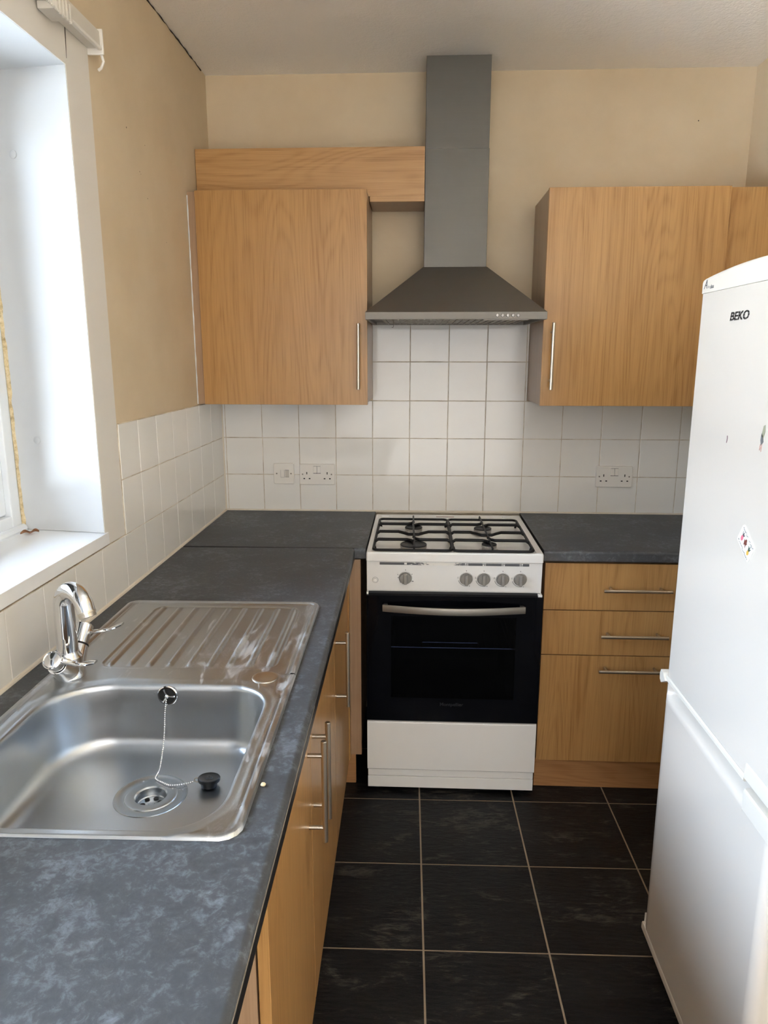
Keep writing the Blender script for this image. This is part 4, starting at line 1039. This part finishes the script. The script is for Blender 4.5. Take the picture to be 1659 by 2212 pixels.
# magnet card and torn stickers on the fridge door
def px(y, z, lift=0): return Vector((FX-.0004-lift, y, z))
mg = thing('fridge_magnet', 'small white tilted magnet card with fruit drawings and handwriting', 'magnet', (FX, -1.648, 1.203))
U = Vector((0, -.062, -.040)).normalized(); V_ = Vector((0, -.040, .062)).normalized(); V_ = (V_-U*V_.dot(U)).normalized(); mc = Vector((FX, -1.648, 1.204))
b = B(); g = rr_ring(-.031, .031, -.020, .020, .005, 0, 4)
loft(b, [[tuple(mc+U*p[0]+V_*p[1]+Vector((-l_, 0, 0))) for p in g] for l_ in (0, .0014)], True, True); obj('card', b, white_ink, mg)
def mp(u, v_, l_=.0018): return mc+U*u+V_*v_+Vector((-l_, 0, 0))
def blob(pts_, mat, name):
    b = B(); b.prism([tuple(mp(*p)) for p in pts_], (.0005, 0, 0)); obj(name, b, mat, mg)
def ell(u, v_, a_, c_, n=14): return [(u+a_*math.cos(2*math.pi*i/n), v_+c_*math.sin(2*math.pi*i/n)) for i in range(n)]
blob(ell(-.017, -.003, .0045, .0062), Mat('pink_ink', srgb(214, 110, 130), .5), 'fruit_print')
blob([(-.019, .003), (-.022, .011), (-.0175, .006), (-.016, .013), (-.0145, .006), (-.010, .010), (-.013, .003)], Mat('dark_leaf_ink', srgb(70, 66, 74), .5), 'leaf_print')
blob([(-.004, -.008), (-.006, -.002), (-.008, .004), (-.004, .003), (-.003, .008), (.001, .009), (.003, .004), (.006, .002), (.003, -.002), (.004, -.009), (.001, -.005), (-.001, -.004)], Mat('brown_ink', srgb(116, 62, 52), .5), 'animal_print')
blob(ell(.018, -.006, .0042, .0056), Mat('yellow_ink', srgb(206, 166, 70), .5), 'fruit_print')
blob([(.0155, -.001), (.0125, .008), (.0165, .004), (.018, .012), (.0195, .004), (.0235, .008), (.0205, -.001)], Mat('green_ink', srgb(64, 84, 74), .5), 'leaf_print')
b = B(); rr = random.Random(11)
for (v0, u0, u1) in ((.0155, -.026, .0), (.0140, .006, .028), (-.0145, -.027, -.004), (-.0165, -.002, .026)):
    u_ = u0
    while u_ < u1:
        L = rr.uniform(.0016, .0030); b.tube([mp(u_, v0+rr.uniform(-.0016, .0016)), mp(u_+L*.5, v0+rr.uniform(-.0022, .0022)), mp(u_+L, v0+rr.uniform(-.0016, .0016))], .00035, 5); u_ += L+.0012
obj('handwriting', b, Mat('dark_ink', srgb(70, 62, 60), .6), mg)
st = thing('sticker', 'torn greyish green and red sticker high on the fridge door', 'sticker', (FX, -1.661, 1.40))
def quadblob(parent, name, pts_, mat):
    b = B(); b.prism([tuple(px(y_, z_, .0003)) for y_, z_ in pts_], (.0006, 0, 0)); obj(name, b, mat, parent)
quadblob(st, 'pale_scrap', [(-1.661, 1.406), (-1.666, 1.422), (-1.671, 1.424), (-1.673, 1.412), (-1.668, 1.400)], Mat('olive_grey_print', srgb(150, 150, 128), .6))
quadblob(st, 'dark_scrap', [(-1.659, 1.396), (-1.661, 1.408), (-1.667, 1.404), (-1.670, 1.394), (-1.663, 1.387)], Mat('slate_print', srgb(108, 110, 110), .6))
quadblob(st, 'red_scrap', [(-1.6575, 1.378), (-1.659, 1.389), (-1.6605, 1.389), (-1.6600, 1.384), (-1.6635, 1.384), (-1.6645, 1.389), (-1.666, 1.389), (-1.6650, 1.376), (-1.6637, 1.376), (-1.6635, 1.382), (-1.6597, 1.382), (-1.659, 1.378)], Mat('faded_red_print', srgb(190, 146, 134), .6))
s2 = B(); s2.prism([tuple(px(y_, z_, .0003)) for y_, z_ in ((-1.518, 1.375), (-1.520, 1.384), (-1.519, 1.389), (-1.522, 1.389), (-1.523, 1.384), (-1.5205, 1.375))], (.0006, 0, 0))
tag(obj('sticker', s2, Mat('mauve_print', srgb(140, 112, 118), .6), loc=(FX, -1.52, 1.38)), 'tiny mauve sticker scrap alone on the fridge door', 'sticker')

for o in list(bpy.data.objects):
    if '_b' in o: del o['_b']
